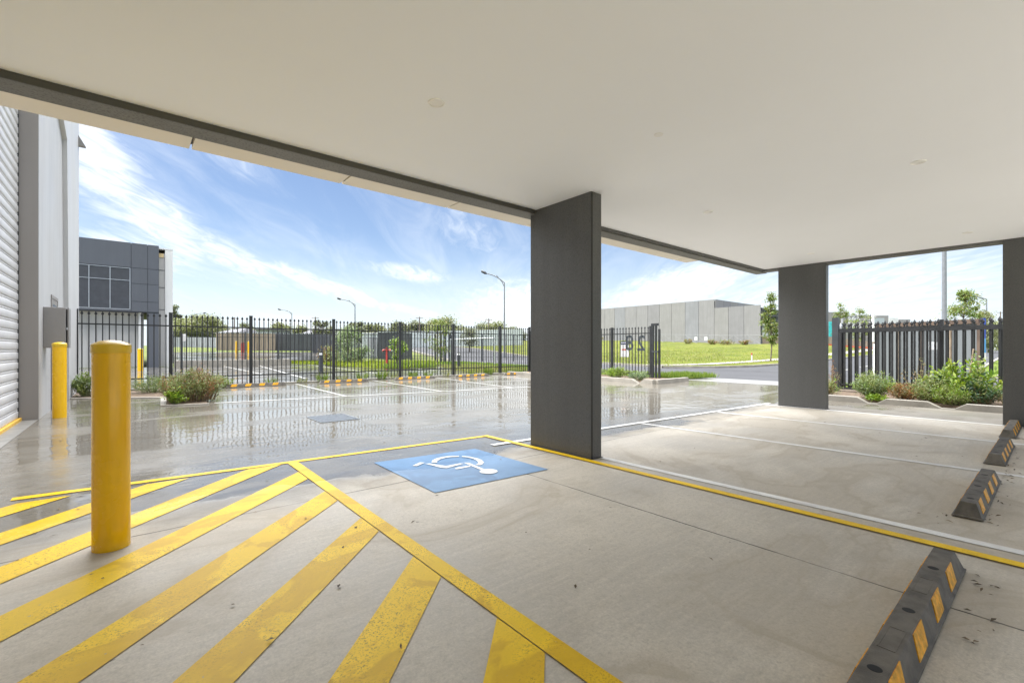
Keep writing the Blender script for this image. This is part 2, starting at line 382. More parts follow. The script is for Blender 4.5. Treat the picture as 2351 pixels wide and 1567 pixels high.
M['soff'] = simple('soffit_cream', (.80, .745, .65), .5, .03, .8, spec=.3)
M['pil'] = wall_mat('charcoal_concrete', (.100, .100, .096), .42, (.060, .060, .058), .10, .4, 95)
M['dkface'] = wall_mat('dark_beam_face', (.075, .072, .060), .6, None, .06, .3, 170)
M['beam'] = wall_mat('charcoal_beam', (.155, .155, .145), .6, (.075, .075, .07), .08, .5, 65)
M['seal'] = simple('black_sealant', (.018, .018, .017), .5, .1, 5)
M['wwall'] = wall_mat('pale_panel', (.47, .465, .455), .55, None, .07, .12, 60)
M['jamb'] = wall_mat('taupe_steel', (.26, .24, .22), .5, None, .04, .03, 60)
M['roll'] = simple('white_steel', (.62, .615, .61), .38, .05, 2.5, spec=.5)
M['fence'] = simple('black_steel', (.020, .021, .022), .42, .2, 4, bmp=.04)
M['fence2'] = simple('dark_steel', (.045, .050, .056), .42, .15, 4, bmp=.04)
M['bol'] = simple('bollard_yellow', (.82, .44, .004), .18, .04, 2.5)
m, t, b_, ge = newmat('bollard_yellow'); P = ge.outputs['Position']
c = mixc(t, rmp(t, noise(t, mapv(t, P, scale=(1, 1, .35)), 5, 4, .6), .3, .7), (.84, .46, .004), (.87, .51, .006))
sc_ = noise(t, mapv(t, P, scale=(1, 1, 3.5)), 22, 5, .75, .8); c = mixc(t, rmp(t, sc_, .70, .76, 0, .75), c, (.10, .07, .02))
c = mixc(t, rmp(t, noise(t, mapv(t, P, scale=(6, 6, .5)), 3, 4, .6), .55, .72, 0, .30), c, (.50, .27, .01))
L_(t, c, b_.inputs['Base Color']); L_(t, rmp(t, noise(t, P, 7, 4), .3, .7, .13, .30), b_.inputs['Roughness']); bump(t, b_, noise(t, P, 30, 3, .5), .06, .004); M['bol'] = m
M['bolcap'] = simple('bollard_cap', (.72, .47, .02), .32, .06, 4)
M['rub'] = simple('black_rubber', (.115, .102, .082), .62, .35, 9, bmp=.4, bscale=220)
M['refl'] = simple('amber_reflector', (.76, .35, .008), .38, .34, 30, bmp=.3, bscale=400)
M['cab'] = simple('grey_cabinet', (.235, .225, .215), .45, .04, 3)
M['galv'] = simple('galvanised_steel', (.52, .54, .55), .42, .10, 6, metal=.7)
M['grate'] = simple('grate_steel', (.20, .22, .24), .4, .2, 20, metal=.7)
M['lampst'] = simple('lamp_steel', (.20, .21, .22), .5, .08, 6)
M['dark'] = simple('dark_void', (.012, .012, .012), .8, .1, 5)
M['soil'] = simple('mulch', (.135, .095, .062), .95, .4, 9, bmp=.8, bscale=40)
M['ground'] = grass_mat('rough_grass_ground', (.115, .155, .035), (.165, .19, .05), (.20, .17, .075))
M['lawn'] = grass_mat('lawn_grass', (.095, .122, .018), (.160, .175, .028), (.205, .180, .055))
M['verge'] = grass_mat('verge_grass', (.115, .180, .022), (.17, .23, .035), (.20, .22, .05), .6)
# ------------------------------------------------------------------ ground, slabs, roads
xs = np.concatenate([np.linspace(-260, -20, 13), np.linspace(-16, 130, 74), np.linspace(140, 700, 16)])
ys = np.concatenate([np.linspace(-260, -20, 13), np.linspace(-16, 150, 84), np.linspace(160, 800, 18)])
b = MB()
b.add([(x, y, T(x, y)-.09) for y in ys for x in xs], [(j*len(xs)+i, j*len(xs)+i+1, (j+1)*len(xs)+i+1, (j+1)*len(xs)+i) for j in range(len(ys)-1) for i in range(len(xs)-1)])
structure(b.build('ground', M['ground'], smooth=True))

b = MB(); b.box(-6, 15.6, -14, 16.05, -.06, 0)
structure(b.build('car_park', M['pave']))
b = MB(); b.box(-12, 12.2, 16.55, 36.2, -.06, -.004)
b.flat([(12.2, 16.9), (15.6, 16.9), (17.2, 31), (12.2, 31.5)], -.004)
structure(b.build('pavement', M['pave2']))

def strip(Lp, Rp, n=60, m=6, dz=0.0):
    def res(p, n):
        p = np.array(p, float); s = np.concatenate([[0], np.cumsum(np.linalg.norm(np.diff(p, axis=0), axis=1))]); s /= s[-1]
        q = np.linspace(0, 1, n); return np.stack([np.interp(q, s, p[:, 0]), np.interp(q, s, p[:, 1])], 1)
    a, c = res(Lp, n), res(Rp, n); v = []
    for i in range(n):
        for j in range(m):
            p = a[i]+(c[i]-a[i])*j/(m-1); v.append((p[0], p[1], T(*p)+dz))
    return v, [(i*m+j, i*m+j+1, (i+1)*m+j+1, (i+1)*m+j) for i in range(n-1) for j in range(m-1)]
def pline(p, n):
    p = np.array(p, float); s = np.concatenate([[0], np.cumsum(np.linalg.norm(np.diff(p, axis=0), axis=1))])
    q = np.linspace(0, s[-1], n); return np.stack([np.interp(q, s, p[:, 0]), np.interp(q, s, p[:, 1])], 1)
NEAR = [(17.4, -60), (17.4, 9), (18.1, 15), (21.1, 31.5), (28, 52), (40, 85), (62, 140)]
FAR = [(24.6, -60), (24.4, 1.0), (24.3, 9), (25.0, 16), (28.4, 24), (36, 43), (48, 76), (72, 131)]
b = MB(); b.add(*strip(NEAR, FAR, 120, 6, -.012)); structure(b.build('road', M['asph'], smooth=True))
RB0 = [(23.2, 0.2), (26.5, 2.2), (32, 2.8), (60, 3.6), (160, 8)]
RB1 = [(24.4, 15.2), (26.3, 13.4), (29.5, 12.3), (35, 12.0), (60, 13.6), (160, 20)]
b = MB(); b.add(*strip(RB0, RB1, 90, 6, -.006)); structure(b.build('road', M['asph'], smooth=True))
LC = [(24.45, 15.3), (25.4, 16.6), (28.6, 24.2), (36.2, 43), (48.2, 76), (72, 131)]
LD = [(24.45, 15.25), (26.35, 13.5), (29.5, 12.4), (35, 12.1), (60, 13.7), (160, 20.1)]
b = MB(); b.add(*strip(LC, LD, 110, 60, .05)); structure(b.build('lawn', M['lawn'], smooth=True))
b = MB(); b.add(*strip([(24.7, -60), (24.6, .4), (26.5, 2.05), (32, 2.65), (60, 3.45), (160, 7.9)], [(160, -60), (160, -50), (160, -40), (160, -30), (160, -10), (160, 2)], 70, 40, .05))
structure(b.build('lawn', M['verge'], smooth=True))
b = MB(); b.add(*strip([(15.65, 9.35), (15.65, 12), (15.8, 17), (17.3, 31.2)], [(17.25, 8.6), (17.25, 10), (17.9, 15), (20.8, 31.3)], 30, 5, .04))
b.add(*strip([(15.65, -30), (15.65, 4.3)], [(17.25, -30), (17.25, 4.8)], 30, 5, .04))
structure(b.build('verge', M['verge'], smooth=True))
b = MB(); b.flat([(15.6, 4.2), (17.55, 3.9), (17.55, 10.1), (15.6, 9.5)], .0)
b.flat([(15.6, 4.2), (15.6, 9.5), (15.55, 9.5), (15.55, 4.2)], .0)
structure(b.build('driveway', M['apron']))
b = MB()
b.add(*strip([(26.0, 17.2), (27.3, 15.7), (30, 14.9), (36, 14.6), (60, 16.3), (160, 23)], [(26.9, 18.1), (28.2, 16.7), (30.5, 16.1), (36, 15.9), (60, 17.6), (160, 24.3)], 80, 3, .085))
structure(b.build('footpath', M['path'], smooth=True))
b = MB(); b.add(*strip([(26.6, -.6), (32, -.3), (60, .6), (160, 5)], [(26.6, -2.4), (32, -2.2), (60, -1.3), (160, 3)], 80, 3, .085))
b.add(*strip([(25.5, -60), (25.5, -2.4)], [(27.1, -60), (27.1, -2.4)], 20, 3, .09))
structure(b.build('footpath', M['path'], smooth=True))
_l = [gT(x, 827) for x in (392, 470, 560, 650, 740)]; _f = [gT(x, 808) for x in (392, 470, 560, 650, 740)]
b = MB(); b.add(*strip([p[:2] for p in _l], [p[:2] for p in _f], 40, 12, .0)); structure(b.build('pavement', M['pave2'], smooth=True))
def kerb(pts, n=60, wd=.16, h=.11, z=0.0, name='kerb'):
    q = pline(pts, n); b = MB(); v = []
    for i, p in enumerate(q):
        t = q[min(i+1, n-1)]-q[max(i-1, 0)]; t /= np.linalg.norm(t); nn = np.array([-t[1], t[0]])
        z0 = T(*p)+z
        for a, zz in ((0, -.1), (0, h), (wd, h), (wd, -.1)):
            c = p+nn*a; v.append((c[0], c[1], z0+zz))
    f = [(i*4+k, i*4+k+1, (i+1)*4+k+1, (i+1)*4+k) for i in range(n-1) for k in range(3)]
    b.add(v, f); return structure(b.build(name, M['kerb']))
kerb(LD[::-1], 90); kerb(LC, 60, -.16)
kerb([(24.6, -60), (24.5, .3), (26.5, 2.1), (32, 2.7), (60, 3.5), (160, 7.95)], 80, -.16)
kerb([(17.3, 10.1), (17.3, 10.6), (18.0, 15), (21.0, 31.4), (27.9, 52), (39.9, 85)], 50, .16)
kerb([(17.3, -30), (17.3, 3.8)], 20, .16)
# road centre-line dashes
b = MB()
for k in range(14):
    x0 = 27+k*6.0; y0 = 7.2+.05*(x0-27)
    b.flat([(x0, y0, T(x0, y0)+.004), (x0+3, y0+.12, T(x0+3, y0)+.004), (x0+3, y0+.26, T(x0+3, y0)+.004), (x0, y0+.14, T(x0, y0)+.004)])
structure(b.build('road_marking', M['whi']))
# ------------------------------------------------------------------ painted markings on the slab
def band(b, p, q, wd, z=.004):
    p = np.array(p[:2], float); q = np.array(q[:2], float); d = (q-p)/np.linalg.norm(q-p); n = np.array([-d[1], d[0]])*wd/2
    b.flat([p+n, p-n, q-n, q+n][::-1], z)
# yellow hatched shared zone: diagonal bands cut to the zone, with its spine and front line, as one piece of paint
HX0, HX1, HY1 = -1.05, 1.20, 4.955
b = MB()
for k in range(10):
    c0 = 5.31-.752*k; c1 = c0+.295
    poly = []
    # region X in [HX0,HX1], Y<HY1, c0 <= Y-X <= c1
    for X, c in ((HX0, c1), (HX0, c0), (HX1, c0), (HX1, c1)): poly.append((X, X+c))
    out = []
    for i in range(4):
        p, q = poly[i], poly[(i+1) % 4]
        if p[1] <= HY1: out.append(p)
        if (p[1] <= HY1) != (q[1] <= HY1):
            s = (HY1-p[1])/(q[1]-p[1]); out.append((p[0]+s*(q[0]-p[0]), HY1))
    if len(out) >= 3: b.flat(out, .004)
b.flat([(1.203, -.8), (1.297, -.8), (1.300, 4.948), (1.206, 4.955)], .006)
b.flat([(-.70, 5.07), (1.30, 4.95), (1.30, 5.03), (-.70, 5.165)], .005)
tag(b.build('hatched_marking', M['yel']), 'worn yellow diagonal hatching painted around the large yellow bollard', 'floor marking')
b = MB()
b.flat([(1.303, 4.950), (3.60, 4.80), (3.60, 4.88), (1.303, 5.03)], .005)
b.flat([(3.585, -.6), (3.665, -.6), (3.625, 4.868), (3.545, 4.868)], .009)
tag(b.build('bay_line', M['yel2']), 'thin yellow line bordering the accessible parking bay beside the front pillar', 'floor marking')
# white bay lines
def wl(label, p, q, wd=.085, z=.004):
    b = MB(); band(b, p, q, wd, z); tag(b.build('bay_line', M['whi']), label, 'floor marking', 'white parking bay lines')
wl('white bay line running beside the yellow line at the front pillar', (3.815, 3.10), (3.865, -.6))
wl('white bay line ending between the two largest wheel stops', (6.03, 4.12), (6.17, -.4))
wl('white bay line ending at the third wheel stop from the front', (8.17, 3.98), (8.22, -.4))
wl('white bay line along the foot of the far pillars, under the roof edge', (10.02, 4.02), (10.02, -.4))
wl('white line across the open ends of the covered bays', (3.3, 4.33), (10.3, 3.92), .09, .008)
wl('long white line across the ends of the bays along the black fence', (1.35, 11.40), (11.8, 9.78), .09, .008)
for lab, p, q in (('white bay line meeting the fence between the two leftmost fence wheel stops', (4.13, 16.0), (3.99, 11.05)),
                  ('white bay line meeting the fence behind the road grate', (6.74, 16.0), (6.42, 10.66)),
                  ('white bay line between the third and fourth fence wheel stops', (9.30, 15.9), (8.62, 10.34)),
                  ('white bay line just left of the front pillar, by the fence', (11.85, 15.9), (11.25, 10.0))):
    wl(lab, p, q, .065)
# accessible parking symbol
t = thing('parking_symbol', 'blue painted square with white wheelchair symbol in the accessible bay', 'floor marking', (2.45, 3.78, 0))
b = MB(); b.flat([(1.86, 3.19), (3.05, 3.12), (3.03, 4.30), (1.88, 4.43)], .005); b.build('panel', M['blu'], t)
# symbol in image space -> ground, traced from its outline (it is painted flat on the slab)
def Z(x, y): return g(600+x/3.3586, 980+y/3.3586)
b = MB()
for poly in ([(1163, 305), (1200, 307), (1262, 280), (1222, 278)],
             [(1262, 288), (1300, 286), (1425, 306), (1530, 286), (1558, 288), (1428, 323), (1380, 318)],
             [(1560, 280), (1600, 282), (1730, 335), (1690, 335)],
             [(1490, 328), (1510, 318), (1608, 303), (1612, 311), (1508, 331)]):
    pts = [Z(*p) for p in poly]
    ar = sum(pts[i][0]*pts[(i+1) % len(pts)][1]-pts[(i+1) % len(pts)][0]*pts[i][1] for i in range(len(pts)))
    b.flat(pts if ar > 0 else pts[::-1], .010)
cc = np.array(Z(1752, 348)); b.flat([(cc[0]+.085*math.cos(k*.3142), cc[1]+.085*math.sin(k*.3142)) for k in range(20)], .0105)
oc = [(1312, 280), (1318, 262), (1350, 246), (1400, 234), (1460, 228), (1526, 227)]
ic = [(1356, 281), (1356, 268), (1380, 254), (1418, 243), (1464, 237), (1522, 235)]
oc2 = [(1548, 227), (1600, 232), (1660, 244), (1700, 260), (1716, 278), (1706, 292), (1686, 300)]
ic2 = [(1545, 235), (1590, 240), (1634, 251), (1664, 266), (1674, 281), (1666, 291), (1650, 297)]
for o_, i_ in ((oc, ic), (oc2, ic2)):
    for k in range(len(o_)-1):
        pts = [Z(*o_[k]), Z(*o_[k+1]), Z(*i_[k+1]), Z(*i_[k])]
        ar = sum(pts[i][0]*pts[(i+1) % 4][1]-pts[(i+1) % 4][0]*pts[i][1] for i in range(4))
        b.flat(pts if ar > 0 else pts[::-1], .010)
b.build('wheelchair_figure', M['sym'], t)
# ------------------------------------------------------------------ building over the bays
ZC = 2.785
bd = thing('office_building', 'white ceiling, charcoal beams and charcoal pillars of the building over the covered bays', 'building', (5, 0, 0))
b = MB(); b.box(-1.4, 10.06, -1.4, 3.97, ZC, ZC+.25); b.build('ceiling', M['ceil'], bd)
b = MB(); b.box(-1.4, 10.3, 3.973, 4.178, 2.735, 3.03); b.build('beam', M['beam'], bd)
b = MB(); b.box(-1.4, 3.66, 3.9655, 3.9715, 2.737, 2.783); b.build('beam_face', M['dkface'], bd)
b = MB(); b.box(3.9, 10.06, 3.93, 3.970, 2.756, 2.783); b.build('beam_trim', M['pil'], bd)
b = MB(); b.box(10.063, 10.26, -1.4, 3.970, 2.742, 3.03); b.build('beam', M['beam'], bd)
b = MB(); b.box(-1.4, 10.3, -1.4, 4.178, 3.033, 3.5); b.box(-1.4, 8.03, 4.18, 4.50, 2.80, 3.5); b.build('roof', M['wwall'], bd)
b = MB(); b.box(-1.4, 10.06, -1.6, -1.403, 2.74, 3.5); b.build('rear_beam', M['beam'], bd)
jx = [-1.4]+[.37+1.208*k for k in range(0, 7)]
jx = sorted(set([x for x in jx if x < 7.98]+[8.03]))
b = MB(); b.box(-1.4, 8.02, 4.19, 4.49, 2.7982, 2.7996); b.build('joint_backing', M['seal'], bd)
for a, c in zip(jx[:-1], jx[1:]):
    b = MB(); b.box(a+.009, c-.009, 4.186, 4.515, 2.765, 2.797); b.build('soffit_panel', M['soff'], bd)
def pillar(x0, x1, y0, y1, joint):
    b = MB(); b.box(x0, x1, y0, y1, -.02, ZC); p = b.build('pillar', M['pil'], bd, bevel=.006)
    if joint:
        b = MB(); b.box(x0-.0015, x0+.024, y0-.0015, y0+.001, .0, ZC-.01); b.build('sealant_joint', M['seal'], p)
    b = MB(); b.box(x0-.012, x1+.012, y0-.012, y1+.004, -.01, .006); b.build('base_joint', M['seal'], p)
pillar(3.67, 3.835, 3.12, 4.06, True)
pillar(10.055, 10.20, 2.83, 3.66, False)
pillar(10.055, 10.20, -.55, .56, False)
# ceiling downlights
def downlight(x, y, label, first=[None]):
    if first[0] is None:
        t = thing('downlight', label, 'ceiling light', (x, y, ZC), 'round white downlights in the ceiling')
        b = MB(); n = 36
        prof = [(.046, -.001), (.049, -.007), (.052, -.008), (.055, -.005), (.056, .0)]
        v = [(x+r*math.cos(2*math.pi*k/n), y+r*math.sin(2*math.pi*k/n), ZC+z) for r, z in prof for k in range(n)]
        b.add(v, [(i*n+(k+1) % n, i*n+k, (i+1)*n+k, (i+1)*n+(k+1) % n) for i in range(4) for k in range(n)])
        b.build('trim_ring', M['trim'], t, smooth=True)
        b = MB(); b.lathe([(.0455, -.0025), (.0455, .0)], (x, y, ZC), n); b.build('lens', M['lens'], t)
        first[0] = t; return t
    return clone(first[0], (x, y, ZC), label)
M['trim'] = simple('downlight_trim', (.90, .895, .88), .35, .02, 3)
M['lens'] = simple('downlight_lens', (.84, .83, .80), .45, .02, 3)
downlight(1.56, 2.66, 'downlight in the ceiling over the blue wheelchair symbol')
downlight(5.30, .80, 'downlight in the ceiling above the large wheel stops')
downlight(5.30, 2.70, 'downlight in the ceiling just beyond the front pillar')
downlight(9.05, .84, 'downlight in the ceiling closest to the rightmost pillar')
downlight(8.98, 2.75, 'downlight in the ceiling closest to the second pillar')
b = MB(); b.lathe([(.033, -.0035), (.035, 0)], (3.10, 1.97, ZC), 30)
M['plate'] = simple('cover_plate', (.83, .83, .82), .6, .02, 3)
tag(b.build('cover_plate', M['plate']), 'faint round blank cover plate on the white ceiling', 'cover plate')
# ------------------------------------------------------------------ warehouse on the left with roller door
wh = thing('warehouse_building', 'tall pale grey warehouse wall with a ribbed roller door beside the bollards', 'building', (-1.2, 12, 0))
b = MB(); b.box(-1.55, -1.15, 10.62, 16.85, -.02, 8.6)
b.box(-1.75, -1.36, -7, 10.62, 5.5, 8.6)
b.box(-1.75, -1.36, -7, 4.6, -.02, 5.5)
b.box(-8, -1.56, 16.55, 16.85, -.02, 8.6); b.build('wall', M['wwall'], wh)
# raised fin panel at the far end, with its raked edge
b = MB()
fy = lambda x, y: onX(x, y, -1.15)
b.prism([(-1.149, fy(148, 790)[1], 0), (-1.149, fy(146, 600)[1], 2.9), (-1.149, fy(143, 310)[1], 5.72), (-1.149, fy(130, 268)[1], 6.0), (-1.149, fy(124, 252)[1], 8.58), (-1.149, 16.87, 8.58), (-1.149, 16.87, 0)][::-1], (.075, 0, 0))
M['fin'] = wall_mat('white_panel', (.54, .535, .525), .5, None, .03, .05, 60)
b.build('fin_panel', M['fin'], wh)
# roller door: horizontally ribbed curtain
t = MB(); prof = []
pitch = .155
for k in range(36):
    z = .05+k*pitch
    for dz, dx in ((0, 0), (.006, .010), (.014, .0135), (.098, .0135), (.106, .010), (.112, .003), (.122, .0015), (.130, .008), (.138, .008), (.146, .0)): prof.append((-1.385+dx, z+dz))
v = [(x, y, z) for y in (4.6, 10.60) for x, z in prof]; n = len(prof)
t.add(v, [(i, i+1, n+i+1, n+i) for i in range(n-1)])
rd = t.build('roller_door', M['roll'], wh, smooth=True)
b = MB(); b.box(-1.40, -1.335, 4.6, 10.60, .0, .05); M['sealy'] = simple('yellow_seal', (.70, .42, .06), .5, .15, 6); b.build('bottom_seal', M['sealy'], rd)
b = MB(); b.box(-1.39, -1.152, 10.60, 10.618, 0, 8.5); b.build('door_jamb', M['jamb'], wh)
b = MB(); b.box(-1.40, -1.368, 10.575, 10.598, .05, 5.5); b.build('door_guide', M['seal'], wh)
b = MB(); b.box(-1.36, -1.155, 4.6, 10.59, -.01, .006); structure(b.build('threshold', M['apron']))
# personnel door with glass, mostly behind the cabinet
dr = MB(); dr.box(-1.149, -1.135, 12.07, 12.13, 0, 2.16); dr.box(-1.149, -1.135, 12.97, 13.03, 0, 2.16); dr.box(-1.149, -1.135, 12.13, 12.97, 2.10, 2.16)
dr.box(-1.149, -1.142, 12.13, 12.97, .01, 2.10)
dd = dr.build('door', M['jamb'], wh)
M['glass'] = simple('dark_glass', (.22, .26, .29), .06, .05, 2, spec=.8)
b = MB(); b.box(-1.1415, -1.138, 12.25, 12.86, 1.2, 2.0); b.build('glass', M['glass'], dd)
# cabinet fixed to the wall
ct = thing('metal_cabinet', 'grey metal cabinet on the pale wall behind the slim bollard', 'cabinet', (-1.15, 11.3, 1.17))
b = MB(); b.box(-1.149, -.875, 11.10, 11.46, 1.165, 1.865); b.build('body', M['cab'], ct, bevel=.008)
b = MB(); b.box(-.872, -.862, 11.14, 11.43, 1.19, 1.84); b.build('recess', M['dark'], ct)
b = MB(); b.box(-.858, -.838, 11.16, 11.48, 1.165, 1.865); dl = b.build('door', M['cab'], ct, bevel=.004)
b = MB(); b.box(-.866, -.850, 11.12, 11.158, 1.48, 1.52); b.build('latch', M['galv'], dl)
b = MB(); b.prism([(-1.074, 16.70, 6.55), (-.93, 16.70, 6.55), (-1.074, 16.70, 6.82)], (0, .16, 0))
tag(b.build('wall_light', M['cab']), 'small wedge shaped wall light high at the corner of the pale wall', 'light')
# ------------------------------------------------------------------ bollards
def bollard(name, x, y, r, h, label, cat='bollard', group='yellow steel bollards', z=0.0, n=40):
    t = thing(name, label, cat, (x, y, z), group)
    b = MB(); b.lathe([(r, -.01), (r, h*.945)], (x, y, z), n); b.build('post', M['bol'], t, smooth=True)
    b = MB(); b.lathe([(r+.003, h*.945), (r+.004, h*.948), (r+.004, h*.985), (r*.93, h*.992), (r*.6, h*1.003), (r*.2, h*1.008)], (x, y, z), n); b.build('cap', M['bolcap'], t, smooth=True)
    return t
bollard('bollard', -.0875, 3.53, .0866, 1.19, 'large yellow steel bollard standing in the yellow hatching')
bollard('bollard', -.915, 10.69, .089, 1.25, 'yellow bollard in front of the grey cabinet on the wall')
# ------------------------------------------------------------------ wheel stops
def wheel_stop(x, y, rz, label, length=1.65, first=[None]):
    if first[0] is not None: return clone(first[0], (x, y, 0), label, rz)
    Lh = length/2; t = thing('wheel_stop', label, 'wheel stop', (0, 0, 0), 'black and yellow rubber wheel stops')
    b = MB(); s = .075; wt, wb, h, e = .040, .078, .105, .055
    V = []
    for X, hs in ((-Lh, 0), (-Lh+e, 1), (Lh-e, 1), (Lh, 0)):
        pass
    ring0 = [(-Lh, -wb, .004), (Lh, -wb, .004), (Lh, wb, .004), (-Lh, wb, .004)]
    ring1 = [(-Lh, -wb, .016), (Lh, -wb, .016), (Lh, wb, .016), (-Lh, wb, .016)]
    ring2 = [(-Lh+.01, -wb+.008, .017), (Lh-.01, -wb+.008, .017), (Lh-.01, wb-.008, .017), (-Lh+.01, wb-.008, .017)]
    ring3 = [(-Lh+e, -wt, h), (Lh-e, -wt, h), (Lh-e, wt, h), (-Lh+e, wt, h)]
    b.add(ring0+ring1+ring2+ring3, [(3, 2, 1, 0)]+[(k*4+i, k*4+(i+1) % 4, (k+1)*4+(i+1) % 4, (k+1)*4+i) for k in range(3) for i in range(4)]+[(12, 13, 14, 15)])
    body = b.build('body', M['rub'], t, bevel=.004)
    for q in (-.62, -.1, .45):
        b = MB(); b.lathe([(.021, .1052), (.017, .1058)], (q, 0, 0), 16); b.build('bolt_hole', M['dark'], body)
    for q in (-.38, .2):
        b = MB()
        b.box(q-.09, q+.09, -.026, -.022, .105, .1062); b.box(q-.09, q+.09, .022, .026, .105, .1062); b.box(q-.09, q-.086, -.022, .022, .105, .1062); b.box(q+.086, q+.09, -.022, .022, .105, .1062)
        b.build('moulded_frame', M['rub'], body)
    for side in (-1, 1):
        for q in (-.60, -.23, .14, .51):
            b = MB(); pts = []
            for u, f in ((q-.075-.02, .14), (q+.075-.02, .14), (q+.075+.02, .96), (q-.075+.02, .96)):
                yy = (wb-.008)+(wt-(wb-.008))*f; zz = .017+(h-.017)*f
                pts.append((u, side*(yy), zz))
            nrm = np.array([0, side*(h-.017), (wb-.008-wt)]); nrm = nrm/np.linalg.norm(nrm)*.0035
            pts = [tuple(np.array(p)-nrm*.3) for p in pts]
            b.prism(pts if side < 0 else pts[::-1], tuple(nrm*1.3)); b.build('reflector', M['refl'], t)
    first[0] = t; t.location = (x, y, 0); t.rotation_euler = (0, 0, rz); return t
wheel_stop(2.49, .39, 0, 'rubber wheel stop in the accessible bay, nearest the yellow line')
wheel_stop(5.05, .405, 0, 'rubber wheel stop just past the yellow and white lines, second nearest')
wheel_stop(7.26, .42, 0, 'rubber wheel stop third along the row under the roof')
wheel_stop(9.36, .44, 0, 'rubber wheel stop at the foot of the rightmost pillar')
for o in list(SC.objects):
    if o.name.startswith('wheel_stop.'): o.scale = (.87, 1, 1)
for x, y, rz, lab in ((2.93, 15.62, 0, 'wheel stop at the fence beside the big dry shrub'), (5.57, 15.58, 0, 'wheel stop at the fence straight behind the road grate'),
                      (8.18, 15.50, 0, 'wheel stop at the fence, third from the dry shrub'), (10.72, 15.42, 0, 'wheel stop at the fence, fourth from the dry shrub'),
                      (13.15, 15.35, 0, 'wheel stop at the fence partly hidden by the front pillar')):
    wheel_stop(x, y, rz, lab).scale = (1, 1, 1)
# ------------------------------------------------------------------ drain grate
t = thing('drain_grate', 'square steel mesh drain grate set in the wet concrete', 'drain grate', (2.55, 7.72, 0))
b = MB(); x0, x1, y0, y1 = 2.26, 2.87, 7.33, 8.11
b.box(x0, x1, y0, y0+.02, 0, .008); b.box(x0, x1, y1-.02, y1, 0, .008); b.box(x0, x0+.02, y0+.02, y1-.02, 0, .008); b.box(x1-.02, x1, y0+.02, y1-.02, 0, .008)
b.build('frame', M['grate'], t)
b = MB(); b.box(x0+.02, x1-.02, y0+.02, y1-.02, .0005, .001); b.build('pit', M['dark'], t)
b = MB()
for k in range(1, 12):
    u = x0+.02+(x1-x0-.04)*k/12; b.box(u-.010, u+.010, y0+.021, y1-.021, .0012, .0062)
for k in range(1, 15):
    u = y0+.02+(y1-y0-.04)*k/15; b.box(x0+.021, x1-.021, u-.008, u+.008, .0012, .0074)
b.build('bars', M['grate'], t)
# ------------------------------------------------------------------ security fences
def spear(b, o, d, s, z, w=.030):
    """pressed spear head on a picket at distance s along direction d"""
    d = np.array(d); n = np.array([-d[1], d[0]]); p = np.array(o[:2])+d*s
    prof = [(.011, 0), (.011, .02), (w, .055), (w*.95, .068), (.002, .125)]
    v = []
    for r, zz in prof:
        for a, c in ((-1, -.35), (1, -.35), (1, .35), (-1, .35)):
            q = p+d*a*r+n*c*r; v.append((q[0], q[1], z+zz))
    b.add(v, [(i*4+k, i*4+(k+1) % 4, (i+1)*4+(k+1) % 4, (i+1)*4+k) for i in range(4) for k in range(4)])
def fence(label, name, p, q, posts, zb, ztop, rails, pitch, post_w, cat='fence', group=None, pk=.0125, railh=.036, posth=None, mat='fence', spears=True, plinth=None, gaps=()):
    p = np.array(p, float); q = np.array(q, float); Ln = np.linalg.norm(q-p); d = (q-p)/Ln
    t = thing(name, label, cat, (p[0], p[1], zb), group)
    posth = posth or ztop
    for s in posts:
        b = MB(); b.obox(p, d, s-post_w/2, s+post_w/2, -post_w/2, post_w/2, zb-.05, posth); o = b.build('post', M[mat], t)
        b = MB(); b.obox(p, d, s-post_w/2-.004, s+post_w/2+.004, -post_w/2-.004, post_w/2+.004, posth+.001, posth+.012); b.build('cap', M[mat], o)
    for i, (a, c) in enumerate(zip(posts[:-1], posts[1:])):
        if i in gaps: continue
        a += post_w/2; c -= post_w/2; b = MB()
        for r in rails: b.obox(p, d, a, c, -railh/2, railh/2, r-railh/2, r+railh/2)
        n = max(1, int(round((c-a)/pitch))); st = (c-a)/n
        for k in range(n):
            s = a+st*(k+.5)
            top = ztop-.125 if spears else ztop
            b.obox(p, d, s-pk, s+pk, -pk+.001, pk-.001, zb+.06, top)
            if spears: spear(b, p, d, s, top)
        b.build('panel', M[mat], t)
    if plinth:
        b = MB(); b.obox(p, d, posts[0], posts[-1], -.09, .09, zb-.06, zb+plinth); b.build('plinth', M['kerb'], t)
    return t
FY = 16.3
pX = [onY(x, 740, FY)[0] for x in (392, 576, 766, 918.5, 1041, 1148)]+[14.66]
fence('long black spear-topped steel fence along the back of the wet car park', 'security_fence', (-1.12, FY), (14.7, FY),
      [0.03]+[x+1.12 for x in pX], .0, 2.14, (.32, 1.80), .131, .085, posth=2.17, plinth=.055)
fence('black spear-topped fence between the front pillar and the open gateway', 'security_fence', (14.7, FY), (14.7, 9.60),
      [.12, 2.45, 4.87, 6.64], .06, 1.98, (.22, 1.72), .140, .085, posth=1.97)
